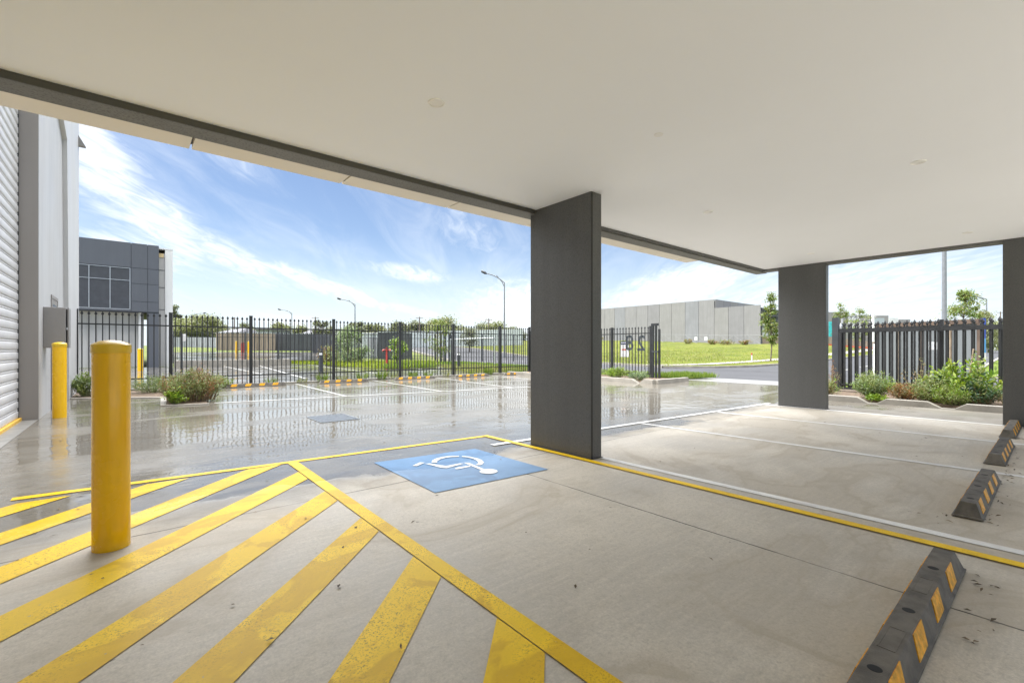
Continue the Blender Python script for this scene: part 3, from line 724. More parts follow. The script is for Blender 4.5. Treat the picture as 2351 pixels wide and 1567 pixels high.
# gate posts with locking frame
t = thing('gate_post', 'tall black double gate post with a latch at the open gateway', 'gate post', (14.7, 9.5, 0))
b = MB(); b.box(14.66, 14.72, 9.53, 9.63, -.02, 2.07); b.build('post', M['fence'], t)
b = MB(); b.box(14.66, 14.72, 9.34, 9.529, 1.98, 2.07); b.box(14.66, 14.72, 9.41, 9.47, -.02, 1.979); b.build('catch_frame', M['fence'], t)
b = MB(); b.box(14.66, 14.72, 9.27, 9.335, -.02, 1.86); b.build('stop_post', M['fence'], t)
b = MB(); b.box(14.60, 14.64, 9.30, 9.56, 1.02, 1.07); b.tube([(14.6, 9.40, 1.03), (14.58, 9.33, .80), (14.58, 9.31, .62)], .012, 6); b.build('latch', M['fence2'], t)
# fence on the street side of the planter, and the sliding gate pushed back along it
fence('black spear-topped fence behind the shrubs between the two right pillars', 'security_fence', (14.15, 3.72), (14.15, -4.5),
      [.0, 1.985, 4.4, 6.9, 8.2], .10, 1.80, (.22, 1.62), .138, .075, posth=1.80, railh=.04, pk=.019)
t = thing('sliding_gate', 'black spear-topped sliding gate pushed open along the shrub planter', 'gate', (13.95, 3.6, .1))
b = MB(); b.obox((13.95, 3.62), (0, -1), 0, 5.6, -.035, .035, 1.555, 1.655); b.build('top_rail', M['fence'], t)
b = MB(); b.obox((13.95, 3.62), (0, -1), 0, 5.6, -.03, .03, .13, .175); b.obox((13.95, 3.62), (0, -1), 0, 5.6, -.03, .03, .225, .255); b.build('bottom_rail', M['fence'], t)
b = MB()
for k in range(41):
    s = .1+k*.135; b.obox((13.95, 3.62), (0, -1), s-.019, s+.019, -.012, .012, .175, 1.70); spear(b, (13.95, 3.62), (0, -1), s, 1.70)
b.build('pickets', M['fence'], t)
b = MB(); b.obox((13.95, 3.62), (0, -1), -.02, .03, -.03, .03, .13, 1.60); b.build('end_post', M['fence'], t)
t = thing('gate_post', 'wide black gate guide post beside the second pillar', 'gate post', (14.02, 3.70, 0))
b = MB(); b.box(13.96, 14.08, 3.66, 3.80, 0, 1.95); b.build('post', M['fence2'], t)
b = MB(); b.lathe([(.03, 1.66), (.035, 1.72), (.02, 1.80)], (13.96, 3.60, 0), 10); b.box(13.93, 13.99, 3.56, 3.60, 1.80, 1.92); b.build('guide_roller', M['galv'], t)
# ------------------------------------------------------------------ planters with castellated kerbs
def kerb_run(label, X, pts, depth=.16):
    """kerb with sloped drain notches; pts: (Y, height)"""
    b = MB()
    poly = [(X, pts[0][0], -.03)]+[(X, y, h) for y, h in pts]+[(X, pts[-1][0], -.03)]
    b.prism(poly, (depth, 0, 0)); o = b.build('planter_kerb', M['kerb'], bevel=.008); tag(o, label, 'kerb'); return o
kerb_run('concrete kerb with sloped drain gaps in front of the right-hand shrubs', 11.92,
         [(4.25, .118), (2.80, .118), (2.62, .012), (2.46, .012), (2.30, .118), (1.67, .118), (1.47, .012), (1.29, .012), (1.13, .118), (-5, .118)])
kerb_run('concrete kerb with a drain notch below the fence beside the gateway', 12.95, [(15.9, .135), (9.26, .135), (9.02, .012), (8.96, .012), (8.78, .145), (8.45, .145)])
b = MB(); b.box(12.08, 14.6, -5, 4.25, -.02, .06); structure(b.build('soil', M['soil']))
b = MB(); b.box(13.11, 14.9, 8.5, 15.9, -.02, .08); structure(b.build('soil', M['soil']))
b = MB(); b.box(13.11, 15.0, 8.34, 8.49, -.03, .145); tag(b.build('planter_kerb', M['kerb'], bevel=.008), 'short end kerb of the planter at the black gate post', 'kerb')
b = MB(); b.box(12.09, 14.55, 4.26, 4.40, -.03, .118); structure(b.build('kerb', M['kerb']))
b = MB(); b.flat([(-1.1, 14.6), (.62, 13.5), (.56, 11.55), (1.22, 11.36), (1.30, 12.4), (1.35, 15.3), (2.0, 16.2), (-1.1, 16.2)], .012); structure(b.build('soil', M['soil']))
b = MB(); q = [(-1.12, 14.55), (.58, 13.42), (.50, 11.50), (1.24, 11.30)]
for a, c in zip(q[:-1], q[1:]):
    a = np.array(a); c = np.array(c); d = (c-a)/np.linalg.norm(c-a); b.obox(a, d, 0, np.linalg.norm(c-a), -.05, .05, -.02, .022)
structure(b.build('kerb', M['kerb'], bevel=.006))
# ------------------------------------------------------------------ foliage
LM = dict(
 dry=leafmat('dry_leaf', [(.20, .11, .05), (.25, .20, .08), (.16, .20, .06), (.36, .31, .20), (.24, .13, .06)]),
 olive=leafmat('olive_leaf', [(.10, .16, .035), (.20, .26, .07), (.30, .31, .13), (.14, .20, .05)]),
 sage=leafmat('sage_leaf', [(.12, .20, .10), (.22, .29, .15), (.32, .37, .22), (.13, .19, .08)]),
 bright=leafmat('bright_leaf', [(.085, .18, .018), (.18, .29, .028), (.31, .39, .045), (.13, .23, .028)], .35, .3),
 dark=leafmat('dark_leaf', [(.025, .065, .030), (.05, .10, .045), (.09, .15, .07)], .4),
 rust=leafmat('rust_leaf', [(.30, .11, .035), (.22, .07, .03), (.38, .19, .06), (.17, .12, .05)]),
 lime=leafmat('lime_leaf', [(.16, .23, .018), (.24, .30, .025), (.31, .33, .05)], .5, .3),
 gum=leafmat('gum_leaf', [(.13, .155, .070), (.20, .22, .095), (.29, .295, .14), (.16, .175, .095)]),
 young=leafmat('young_leaf', [(.09, .15, .04), (.16, .24, .05), (.26, .31, .09), (.30, .25, .10)]),
 far=leafmat('far_leaf', [(.135, .155, .095), (.195, .21, .13), (.26, .27, .17)]),
 straw=leafmat('straw_blade', [(.27, .25, .085), (.18, .24, .05), (.33, .29, .13)]),
 blade=leafmat('grass_blade', [(.105, .185, .022), (.17, .245, .038), (.25, .30, .06)], .5, .3),
 litter=leafmat('fallen_leaf', [(.05, .035, .022), (.10, .065, .035), (.20, .15, .09), (.035, .03, .025)], .7, 0))
M['twig'] = simple('twig', (.20, .14, .08), .8, .25, 12)
M['twigg'] = simple('green_stem', (.17, .20, .07), .7, .2, 12)
M['bark'] = simple('bark', (.16, .125, .10), .85, .25, 6, bmp=.4, bscale=30)
def shrub(label, cx, cy, rx, ry, h, nst, nl, L, W, mats, z=0.06, stem='twig', name='shrub', group=None, up=.35, spread=1.0, weights=None, base=.10, root=.28):
    """many thin stems leaving one crown of the root, arching out, leaves set along every stem"""
    t = thing(name, label, 'plant', (cx, cy, z), group); sb = MB(); lv = Leaves()
    mats = mats if isinstance(mats, (list, tuple)) else [mats]
    for i in range(nst):
        th = random.uniform(0, 2*math.pi); r = math.sqrt(random.random())*spread; hh = h*(random.uniform(.55, 1.02))*(1-.45*r*r)
        p0 = np.array([cx+rx*root*r*math.cos(th), cy+ry*root*r*math.sin(th), z])
        p3 = np.array([cx+rx*r*math.cos(th)+random.gauss(0, rx*.08), cy+ry*r*math.sin(th)+random.gauss(0, ry*.08), z+hh])
        mid = p0*.55+p3*.45+np.array([0, 0, hh*.16])
        tt = np.linspace(0, 1, 6)[:, None]; pts = (1-tt)**2*p0+2*(1-tt)*tt*mid+tt**2*p3
        sb.tube(list(pts), [.007*(1-.8*k/5)*(.6+h) for k in range(6)], 4, caps=False)
        n = max(3, int(nl*random.uniform(.6, 1.4))); u = np.sqrt(rng.uniform(base**2, 1, n)); pos = ((1-u)**2)[:, None]*p0+(2*(1-u)*u)[:, None]*mid+(u**2)[:, None]*p3
        pos = pos+rng.normal(0, .025+.02*h, (n, 3)); pos[:, 2] = np.maximum(pos[:, 2], z+.012)
        d = rdir(n)+np.array([0, 0, up])+(p3-p0)/max(.1, np.linalg.norm(p3-p0))*.5
        mi = rng.choice(len(mats), p=weights) if weights else rng.integers(len(mats))
        lv.add(pos, d, L*rng.uniform(.6, 1.25, n), W*rng.uniform(.7, 1.2, n), rdir(n)*.6+np.array([0, 0, 1.0]), mi)
    sb.build('stems', M[stem], t); lv.build('foliage', [LM[m] for m in mats], t); return t
def clump(label, cx, cy, r, h, n, mats, z=0.02, wd=.012, name='grass_tuft', group=None, lean=.55):
    t = None; lv = Leaves(); mats = mats if isinstance(mats, (list, tuple)) else [mats]
    a = rng.uniform(0, 2*np.pi, n); q = np.sqrt(rng.random(n))*r
    base = np.stack([cx+q*np.cos(a), cy+q*np.sin(a), np.full(n, z)], 1)
    d = np.stack([np.cos(a)*lean*rng.random(n), np.sin(a)*lean*rng.random(n), np.ones(n)], 1)+rng.normal(0, .15, (n, 3))
    lv.add(base, d, h*rng.uniform(.4, 1.05, n), wd, np.stack([np.sin(a), -np.cos(a), np.zeros(n)], 1)+rdir(n)*.5)
    o = lv.build(name, [LM[m] for m in mats]); return tag(o, label, 'plant', group)
# left bed
shrub('large dry brownish shrub at the corner of the garden bed by the fence', 1.02, 12.15, .60, .56, .74, 130, 66, .050, .017, ['dry', 'olive', 'sage', 'rust'], .02, weights=[.34, .38, .16, .12], root=.72)
shrub('small bright green weed at the foot of the dry shrub', .70, 11.62, .20, .17, .30, 14, 26, .065, .034, 'bright', .02, stem='twigg')
shrub('leafy green shrub at the foot of the pale warehouse wall', -.80, 14.95, .36, .34, .58, 34, 46, .075, .026, ['olive', 'sage', 'bright'], .02, stem='twigg', weights=[.6, .25, .15])
shrub('low grey-green shrub behind the large bollard', .45, 15.1, .75, .5, .50, 60, 46, .045, .016, ['sage', 'olive'], .02, stem='twigg')
shrub('pale wispy shrub behind the dry shrub at the fence', 1.25, 14.8, .75, .5, .62, 60, 34, .05, .014, ['olive', 'sage', 'dry'], .02, stem='twigg', weights=[.5, .3, .2])
shrub('bright low weeds beside the dry shrub under the fence', 2.05, 15.75, .40, .25, .34, 24, 30, .06, .022, ['bright', 'olive'], .0, stem='twigg')
# tufts at the fence foot
for x, n, h, m in ((625, 60, .30, 'blade'), (695, 50, .26, 'straw'), (741, 90, .42, 'blade'), (786, 45, .30, 'straw'), (832, 60, .42, 'blade'), (878, 120, .45, 'blade'), (905, 40, .32, 'straw'), (950, 90, .36, 'blade'), (985, 60, .30, 'blade'), (1025, 40, .25, 'straw'), (1085, 40, .3, 'blade'), (1124, 140, .40, 'blade'), (1170, 120, .26, 'blade'), (1192, 120, .24, 'blade')):
    X = onY(x, 860, 16.12)[0]; clump('grass tuft growing through the foot of the black fence', X, 16.17, .14, h, n, m, 0.0, .016, group='grass tufts along the fence foot')
# right planter
shrub('bushy pale green shrub at the left end of the castellated planter', 12.55, 2.62, .42, .42, .62, 70, 54, .052, .017, ['olive', 'sage', 'bright'], .06, stem='twigg', weights=[.65, .25, .10])
shrub('low bright green ground plant in the kerb gap', 12.15, 2.52, .22, .20, .15, 20, 30, .05, .03, ['bright'], .03, stem='twigg')
shrub('rust coloured shrub beside the bushy pale green one', 12.50, 2.10, .34, .30, .36, 52, 40, .05, .015, ['rust', 'dry'], .06)
shrub('olive shrub in the middle of the castellated planter', 12.60, 1.72, .50, .40, .52, 64, 50, .05, .018, ['olive', 'dry', 'sage'], .06, weights=[.6, .2, .2])
shrub('thin wild stems standing behind the olive shrub', 13.2, 2.02, .35, .3, .92, 12, 18, .05, .016, ['olive', 'dry'], .06, base=.4)
shrub('large bright green broad-leaved shrub in front of the grey board', 12.95, 1.25, .62, .66, .84, 56, 28, .115, .046, ['bright', 'lime', 'dark', 'olive'], .06, stem='twigg', weights=[.55, .20, .09, .16])
shrub('tall single bright sprig rising above the broad-leaved shrub', 12.9, 1.02, .10, .10, 1.12, 3, 26, .085, .03, ['bright', 'olive'], .06, stem='twigg', base=.6)
shrub('dark green shrub below the broad-leaved shrub', 12.55, .98, .40, .30, .56, 46, 46, .055, .022, ['dark', 'olive'], .06, weights=[.72, .28])
shrub('yellowish leafy shrub hanging over the kerb gap', 12.28, 1.40, .34, .30, .42, 46, 50, .045, .019, ['olive', 'bright'], .04, weights=[.6, .4])
shrub('dry straggly shrub beside the rightmost pillar', 12.6, .52, .55, .40, .46, 56, 34, .045, .014, ['dry', 'olive', 'rust'], .06, weights=[.6, .25, .15])
shrub('small yellow and red leaved plant at the wide gate post', 12.7, 3.55, .34, .28, .42, 30, 36, .05, .02, ['olive', 'dry', 'bright'], .06, weights=[.5, .3, .2])
shrub('straggly reddish stems against the wide gate post', 13.3, 3.62, .16, .14, .85, 9, 26, .045, .016, ['dry', 'rust'], .06, base=.35)
for i, (x, y, h, dx) in enumerate(((13.45, 1.45, .78, 0), (13.4, 1.28, 1.15, .12))):
    b = MB(); b.tube([(x, y, .0), (x+.02, y-dx, h)], .022 if i == 0 else .012, 6)
    M.setdefault('timber', simple('old_timber', (.34, .26, .18), .8, .25, 8, bmp=.4, bscale=40))
    tag(b.build('garden_stake', M['timber']), ('short thick timber stake', 'tall thin leaning timber stake')[i]+' among the shrubs before the grey board', 'stake')
# planter beyond the front pillar
shrub('grey-green shrub beside the stump in the planter beyond the front pillar', 13.75, 11.5, .42, .4, .42, 34, 40, .05, .02, ['sage', 'olive'], .08, stem='twigg')
shrub('bright green bush in the planter beyond the front pillar', 13.7, 10.45, .48, .42, .42, 44, 40, .06, .024, ['bright', 'olive'], .08, stem='twigg', weights=[.7, .3])
shrub('blue-green bush beside the drain notch', 13.3, 9.22, .34, .36, .34, 40, 44, .045, .016, ['sage', 'dark'], .08, stem='twigg', weights=[.6, .4])
b = MB(); b.box(13.42, 13.52, 11.28, 11.38, 0, .34); b.box(13.40, 13.47, 11.18, 11.25, 0, .29); tag(b.build('timber_stump', M['timber'], bevel=.01), 'short weathered timber stump in the planter beyond the front pillar', 'stump')
# verge blades (too many to count): street edge beside the gateway, and under the fence
lv = Leaves()
def blades(poly, n, h, mi, wd=.018):
    P = np.array(poly); lo, hi = P.min(0), P.max(0); out = []
    while len(out) < n:
        q = rng.uniform(lo, hi, (n*2, 2))
        ins = np.zeros(len(q), bool); j = len(P)-1
        for i in range(len(P)):
            c = ((P[i, 1] > q[:, 1]) != (P[j, 1] > q[:, 1])) & (q[:, 0] < (P[j, 0]-P[i, 0])*(q[:, 1]-P[i, 1])/(P[j, 1]-P[i, 1]+1e-12)+P[i, 0]); ins ^= c; j = i
        out += list(q[ins])
    q = np.array(out[:n]); z = np.array([T(*a) for a in q])+.03
    d = rng.normal(0, .35, (n, 3)); d[:, 2] = 1
    lv.add(np.column_stack([q, z]), d, h*rng.uniform(.4, 1.2, n), wd, rdir(n), mi)
blades([(15.7, 9.45), (17.2, 9.0), (17.9, 15), (20.6, 31), (17.4, 31), (15.8, 17)], 15000, .16, 0, .03)
blades([(15.5, 8.95), (17.25, 8.4), (17.3, 10.0), (15.6, 10)], 2500, .24, 0, .025)
blades([(11.6, 16.7), (15.5, 16.7), (16.5, 24), (14.2, 24)], 6000, .22, 1, .025)
blades([(15.7, -6), (17.2, -6), (17.2, 4.2), (15.7, 4.0)], 5000, .15, 0, .025)
tag(lv.build('grass', [LM['blade'], LM['straw']]), 'ragged green grass on the street verge by the gateway', 'grass', kind='stuff')
lv = Leaves()
DP = lambda l: [tuple(at(px, 800, d)[:2]) for px, d in l]
blades(DP([(742, 31), (800, 27.5), (860, 25.5), (925, 25.5), (1000, 27.5), (1005, 34), (900, 34.5), (760, 34)]), 7000, .30, 0, .05)
blades(DP([(596, 32.5), (742, 31.5), (742, 33.5), (596, 34)]), 1500, .26, 0, .045)
blades(DP([(880, 25), (1000, 27), (1000, 31), (900, 31)]), 3500, .30, 1, .045)
tag(lv.build('weeds', [LM['lime'], LM['blade']]), 'bright yellow-green weeds on the neighbouring lot behind the fence', 'weeds', kind='stuff')
lv = Leaves()
blades([(25.0, 16.5), (29, 13.6), (60, 15), (70, 60), (44, 60)], 6000, .16, 0, .05)
blades([(27, 19), (40, 18), (60, 30), (45, 45)], 2500, .22, 1, .05)
tag(lv.build('grass', [LM['lime'], LM['straw']]), 'long uneven grass across the vacant lot before the concrete warehouse', 'grass', kind='stuff')
# leaf litter on the slab
lv = Leaves(); n = 110
q = np.column_stack([rng.uniform(-1, 10, n), rng.uniform(.2, 9, n), np.full(n, .008)])
for x, y in ((320, 1485), (610, 1475), (285, 1120), (540, 1390), (790, 1255), (820, 1210), (920, 1480), (1210, 1225), (610, 1105), (700, 1190), (2100, 1047), (1890, 970), (1480, 1019), (2075, 985), (2120, 1005), (240, 1330)):
    q = np.vstack([q, [*g(x, y), .009]])
n = len(q); d = rng.normal(0, 1, (n, 3)); d[:, 2] *= .12
lv.add(q, d, rng.uniform(.012, .045, n), rng.uniform(.006, .018, n), rdir(n)*.25+np.array([0, 0, 1.]))
for cx, cy in ((4.4, .30), (5.1, .30), (5.9, .31), (6.6, .33), (7.2, .30), (8.7, .32), (9.8, .5), (6.2, .30), (4.3, .52), (2.6, .22), (3.2, .25)):
    m = 7; dd_ = rng.normal(0, 1, (m, 3)); dd_[:, 2] *= .2
    lv.add(np.column_stack([rng.normal(cx, .12, m), rng.normal(cy, .022, m), np.full(m, .010)]), dd_, rng.uniform(.012, .05, m), rng.uniform(.006, .016, m), rdir(m)*.3+np.array([0, 0, 1.]))
tag(lv.build('leaf_litter', LM['litter']), 'scattered dead leaves and grit on the concrete floor', 'leaf litter', kind='stuff')
# ------------------------------------------------------------------ trees
def tree(label, x, y, z, h, trunk, cr, ch, nb, nl, L, W, leaf, name='tree', group=None, r0=.05, lean=(0, 0), up=.1, seed=1, dense=1.0, bark='bark'):
    """tapered trunk with limbs; leaf clumps hang round the limb ends inside an uneven crown"""
    rr = random.Random(seed); t = thing(name, label, 'tree', (x, y, z), group); tb = MB(); lv = Leaves()
    top = np.array([x+lean[0], y+lean[1], z+h]); bs = np.array([x, y, z-.05])
    pts = [bs+(top-bs)*k/5+np.array([rr.gauss(0, .02*h*.3), rr.gauss(0, .02*h*.3), 0])*(k > 0) for k in range(6)]
    tb.tube(pts, [r0*(1-.8*k/5) for k in range(6)], 7)
    cz = z+trunk
    for i in range(nb):
        f = rr.random(); th = rr.uniform(0, 2*math.pi)
        zz = cz+(h-trunk)*f; prof = math.sin(math.pi*min(1, .18+.80*f))**.7
        rad = cr*prof*rr.uniform(.35, 1.08)
        base = bs+(top-bs)*min(.97, (trunk+(h-trunk)*f*.82)/h)
        e = np.array([base[0]+rad*math.cos(th), base[1]+rad*math.sin(th), zz+rr.uniform(-.05, .12)*ch])
        mid = (base+e)/2+np.array([0, 0, .06*ch])
        tb.tube([base, mid, e], [r0*.28, r0*.18, r0*.07], 4, caps=False)
        n = int(nl*rr.uniform(.4, 1.5)*dense)
        s = cr*rr.uniform(.12, .26)
        pos = e+rng.normal(0, 1, (n, 3))*np.array([s, s, s*.62])
        lv.add(pos, rdir(n)+np.array([0, 0, -up]), L*rng.uniform(.6, 1.3, n), W*rng.uniform(.7, 1.2, n), rdir(n)*.7+np.array([0, 0, 1.]))
    tb.build('trunk', M[bark], t, smooth=True); lv.build('crown', LM[leaf], t); return t
# young street trees
X, Y, Z = gT(1769, 829, .05)
s = depth(X, Y)/FPX
tree('young street tree with narrow drooping crown on the lawn beside the second pillar', X, Y, Z, 150*s, 42*s, 17*s, 60*s, 52, 54, .20, .07, 'young', 'street_tree', None, 3.2*s*.5, up=.4, seed=5)
X, Y, Z = at(2212, 862, 27); Z = T(X, Y)
tree('leafy street tree rising over the grey board', X, Y, Z, 4.25, 1.5, .85, 2.6, 46, 60, .19, .065, 'young', 'street_tree', None, .05, lean=(.15, 0), up=.5, seed=11)
X, Y, Z = at(2252, 862, 30); Z = T(X, Y)
tree('shorter street tree beside the leafy one over the grey board', X, Y, Z, 3.3, 1.1, 1.05, 2.2, 46, 70, .19, .065, 'gum', 'street_tree', None, .06, up=.5, seed=12)
for k, (px, d, h) in enumerate(((2275, 60, 3.8), (2288, 90, 5.0), (2296, 120, 5.2))):
    X, Y, Z = at(px, 800, d); Z = T(X, Y)
    tree(('third', 'fourth', 'last')[k]+' small tree in the row along the far footpath', X, Y, Z, h, 1.2, 1.2, 2.4, 26, 50, .28, .10, 'far', 'street_tree', None, .07, up=.3, seed=20+k)
X, Y, Z = at(2297, 760, 210); Z = T(X, Y)
for k, (px, d, h, cr) in enumerate(((1930, 62, 6.2, .95), (1973, 66, 6.0, 1.15))):
    X, Y, Z = at(px, 800, d); Z = T(X, Y)
    tree(('slim', 'wider')[k]+' young tree in front of the unfinished building', X, Y, Z, h, 1.6, cr, 3.0, 34, 50, .28, .10, 'young', 'street_tree', None, .06, up=.3, seed=30+k)
# lone olive tree on the vacant lot and the pale sapling at the lamp
X, Y, Z = at(1078, 801, 62); Z = T(X, Y)
tree('dark olive tree standing alone on the lawn behind the fence', X, Y, Z, 3.1, 1.0, 1.35, 1.6, 34, 60, .26, .10, 'far', 'tree', None, .10, seed=40)
X, Y = 16.2, 27.5
tree('pale green sapling beside the tall street lamp behind the fence', X, Y, .03, 3.2, .7, .75, 2.3, 40, 36, .17, .06, 'young', 'sapling', None, .04, up=.8, seed=41)
X, Y, Z = at(800, 838, 31); Z = T(X, Y)
tree('rounded light green bushy tree on the neighbouring lot', X, Y, Z, 2.3, .3, 1.15, 1.7, 56, 90, .16, .06, 'sage', 'tree', None, .06, up=.2, seed=42)
X, Y, Z = at(755, 838, 32); Z = T(X, Y)
shrub('brown and red flowering shrub on the neighbouring lot', X, Y, .8, .7, 1.5, 50, 40, .12, .045, ['rust', 'dry', 'olive'], Z, weights=[.35, .3, .35])
X, Y, Z = at(911, 845, 27); Z = T(X, Y)
tree('small yellow-green tree beside the red hydrant', X, Y, Z, 1.65, .45, .5, 1.1, 26, 50, .13, .07, 'bright', 'tree', None, .05, seed=43)
# trees beyond the houses
far_trees = [(398, 110, 706, 2.0, 'far', 'tall dark narrow pine at the corner of the white pillar'), (425, 100, 740, 4.4, 'gum', 'wide gum tree left of the round gum crown'), (461, 100, 731, 4.6, 'gum', 'large round gum crown behind the white sign disc'),
             (486, 108, 742, 3.6, 'gum', 'gum tree at the right of the round crown'), (512, 120, 751, 2.4, 'far', 'low tree beside the orange brick house'), (562, 118, 747, 2.4, 'far', 'tree right of the orange brick house'),
             (600, 112, 756, 2.4, 'gum', 'small tree behind the grey houses'), (641, 95, 746, 2.3, 'gum', 'tree under the most distant street lamp'), (662, 100, 753, 2.2, 'gum', 'low tree right of the most distant lamp'),
             (690, 100, 753, 2.4, 'gum', 'bushy tree left of the timber pole'), (737, 96, 736, 1.7, 'far', 'upright dark tree behind the white houses'), (757, 102, 749, 1.6, 'far', 'thin tree right of the upright dark tree'),
             (808, 96, 745, 1.9, 'far', 'dark tree left of the middle street lamp'), (822, 90, 737, 1.9, 'far', 'ragged tall tree right of the middle street lamp'), (846, 110, 750, 2.6, 'gum', 'tree above the grey shed'),
             (868, 112, 750, 2.8, 'gum', 'yellowish tree above the dark shed'), (915, 100, 746, 3.0, 'far', 'dark tree above the red hydrant'), (940, 105, 748, 2.8, 'gum', 'tree behind the bare pole'),
             (958, 104, 741, 2.6, 'far', 'tree left of the wide gum pair'), (1000, 105, 744, 3.6, 'gum', 'wide gum at the left of the pair'), (1022, 102, 739, 4.0, 'gum', 'tallest wide gum of the pair'),
             (1060, 118, 757, 2.8, 'far', 'low grey tree behind the long pale shed'), (1112, 110, 750, 3.4, 'far', 'dark tree behind the short bare pole'), (1140, 104, 744, 2.8, 'gum', 'yellow-green tree next to the tall street lamp'),
             (1175, 116, 755, 3.0, 'far', 'dark tree at the edge of the front pillar'), (2292, 210, 745, 4.6, 'far', 'distant palm-like tree at the rightmost pillar')]
for k, (px, d, yt, cr, lf, lab) in enumerate(far_trees):
    X, Y, Z = at(px, 800, d); Z = T(X, Y)
    h = CAMH+(HY-yt)*d/FPX-Z+.3
    nar = cr < 2.0
    tree(lab, X, Y, Z-.3, h, h*(.10 if not nar else .18), cr, h*.5, 40 if not nar else 24, 90, .40, .26, lf, 'tree', 'trees along the far edge of the field', .16, seed=60+k, dense=1.2 if cr < 3 else 2.2)
# ------------------------------------------------------------------ neighbouring two-storey building
NB = 36.0
nb = thing('office_building', 'dark grey two-storey clad building with a wide upper window beyond the fence', 'building', (-2, NB, 0))
M['clad'] = wall_mat('slate_cladding', (.105, .113, .132), .38, None, .03, .03, 40)
M['gap'] = simple('panel_gap', (.055, .060, .072), .7, .1, 3)
M['lclad'] = wall_mat('light_cladding', (.55, .54, .52), .55, None, .06, .05, 30)
M['white'] = wall_mat('white_render', (.74, .74, .73), .6, None, .03, .05, 40)
M['alum'] = simple('aluminium', (.45, .48, .52), .35, .06, 6, metal=.5)
jx = [-9.0, -6.0, -3.0, .01, .79, 1.345]; jz = [3.40, 4.02, 5.10, 6.05, 7.56]
b = MB(); b.box(-9, 1.34, NB+.02, NB+9, 3.36, 7.5); b.build('wall', M['gap'], nb)
for i in range(5):
    for j in range(4):
        x0, x1, z0, z1 = jx[i]+.012, jx[i+1]-.012, jz[j]+.012, jz[j+1]-.012
        if i == 2 and j in (1, 2): continue
        if i == 2 and j == 0: z1 = 3.50
        b = MB(); b.box(x0, x1, NB, NB+.019, z0, z1); b.build('cladding_panel', M['clad'], nb)
b = MB(); b.box(-2.999, -.002, NB+.05, NB+.06, 3.52, 6.03); wp = b.build('window', M['alum'], nb)
M['pane'] = simple('window_glass', (.36, .385, .40), .03, .04, 1, spec=1.0)
b = MB(); b.box(-2.98, -.06, NB+.040, NB+.049, 3.56, 6.0); b.build('glass', M['pane'], wp)
b = MB()
for x in (-2.97, -1.87, -.95, -.045): b.box(x-.018, x+.018, NB-.002, NB+.039, 3.53, 6.02)
for z in (3.53, 5.26, 6.0):
    for a, c in ((-2.951, -1.889), (-1.851, -.969), (-.931, -.064)): b.box(a, c, NB, NB+.038, z-.016, z+.016)
b.build('frame', M['alum'], wp)
b = MB(); b.box(-2.99, -.005, NB+.0, NB+.06, 3.49, 3.505); b.build('sill', M['alum'], wp)
b = MB(); b.box(-9, .62, NB+.7, NB+.9, 0, 3.36)
for k in range(22): b.box(-8+k*.40, -7.97+k*.40, NB+.67, NB+.699, 0, 3.35)
b.build('lower_wall', M['lclad'], nb)
b = MB(); b.box(.76, 1.335, NB+.03, NB+.69, -.05, 3.35); b.build('pier', M['clad'], nb)
b = MB(); b.lathe([(.10, 0), (.10, 3.36)], (.45, NB+.35, 0), 20); b.build('column', M['white'], nb)
b = MB(); b.box(1.36, 1.66, NB+.5, NB+8, -.05, 7.18); b.build('white_panel_wall', M['lclad'], nb)
M['cream'] = simple('cream_trim', (.72, .56, .30), .6, .05, 3)
b = MB(); b.box(1.355, 1.60, NB+.47, NB+.499, 6.92, 7.17); b.build('cream_flashing', M['cream'], nb)
b = MB()
for z in (5.0, 6.1, 3.6): b.box(1.362, 1.655, NB+.485, NB+.4995, z, z+.035)
b.build('panel_joint', M['gap'], nb)
b = MB(); b.box(1.665, 2.06, NB+.4, NB+8, -.05, 7.42); b.build('white_pillar', M['white'], nb)
b = MB(); b.box(1.345, 2.07, NB+.39, NB+8, 7.425, 7.50); b.build('parapet', M['white'], nb)
X, Y = g(322, 851); bollard('bollard', X, Y, .115, 1.15, 'yellow bollard in front of the dark grey building, behind the fence', n=16)
for px, pb, lab in ((543, 826, 'slim yellow bollard left of the red drum on the neighbouring lot'), (571, 826, 'slim yellow bollard right of the red drum on the neighbouring lot')):
    X, Y, Z = at(px, 826, 46); Z = T(X, Y); bollard('bollard', X, Y, .10, 1.2, lab, z=Z, n=12)
X, Y, Z = at(557, 808, 47); Z = T(X, Y)
M['red'] = simple('red_paint', (.40, .045, .035), .4, .1, 5)
t = thing('fire_cabinet', 'red drum between two yellow bollards behind the fence', 'drum', (X, Y, Z))
b = MB(); b.lathe([(.15, 0), (.15, 1.0), (.10, 1.06)], (X, Y, Z), 14); b.build('body', M['red'], t)
b = MB(); b.lathe([(.16, .98), (.16, 1.02)], (X, Y, Z), 14); b.build('lid_band', M['seal'], t)
# yellow edge line and bay lines of the neighbouring yard
b = MB(); band(b, g(172, 868), g(330, 866), .12, .002); structure(b.build('road_marking', M['yel2']))
b = MB()
for p, q in (((700, 868), (590, 838)), ((880, 858), (700, 836)), ((600, 858), (500, 838)), ((1000, 850), (880, 838))): band(b, g(*p), g(*q), .10, .001)
structure(b.build('road_marking', M['whi']))
b = MB(); b.box(2.1, 8.6, 34.4, 34.62, -.05, .42); b.box(2.1, 2.3, 34.63, 36, -.05, .42); b.box(8.4, 8.6, 34.63, 36, -.05, .42)
tag(b.build('retaining_wall', M['kerb'], bevel=.01), 'low wet concrete wall at the foot of the second fence', 'wall')
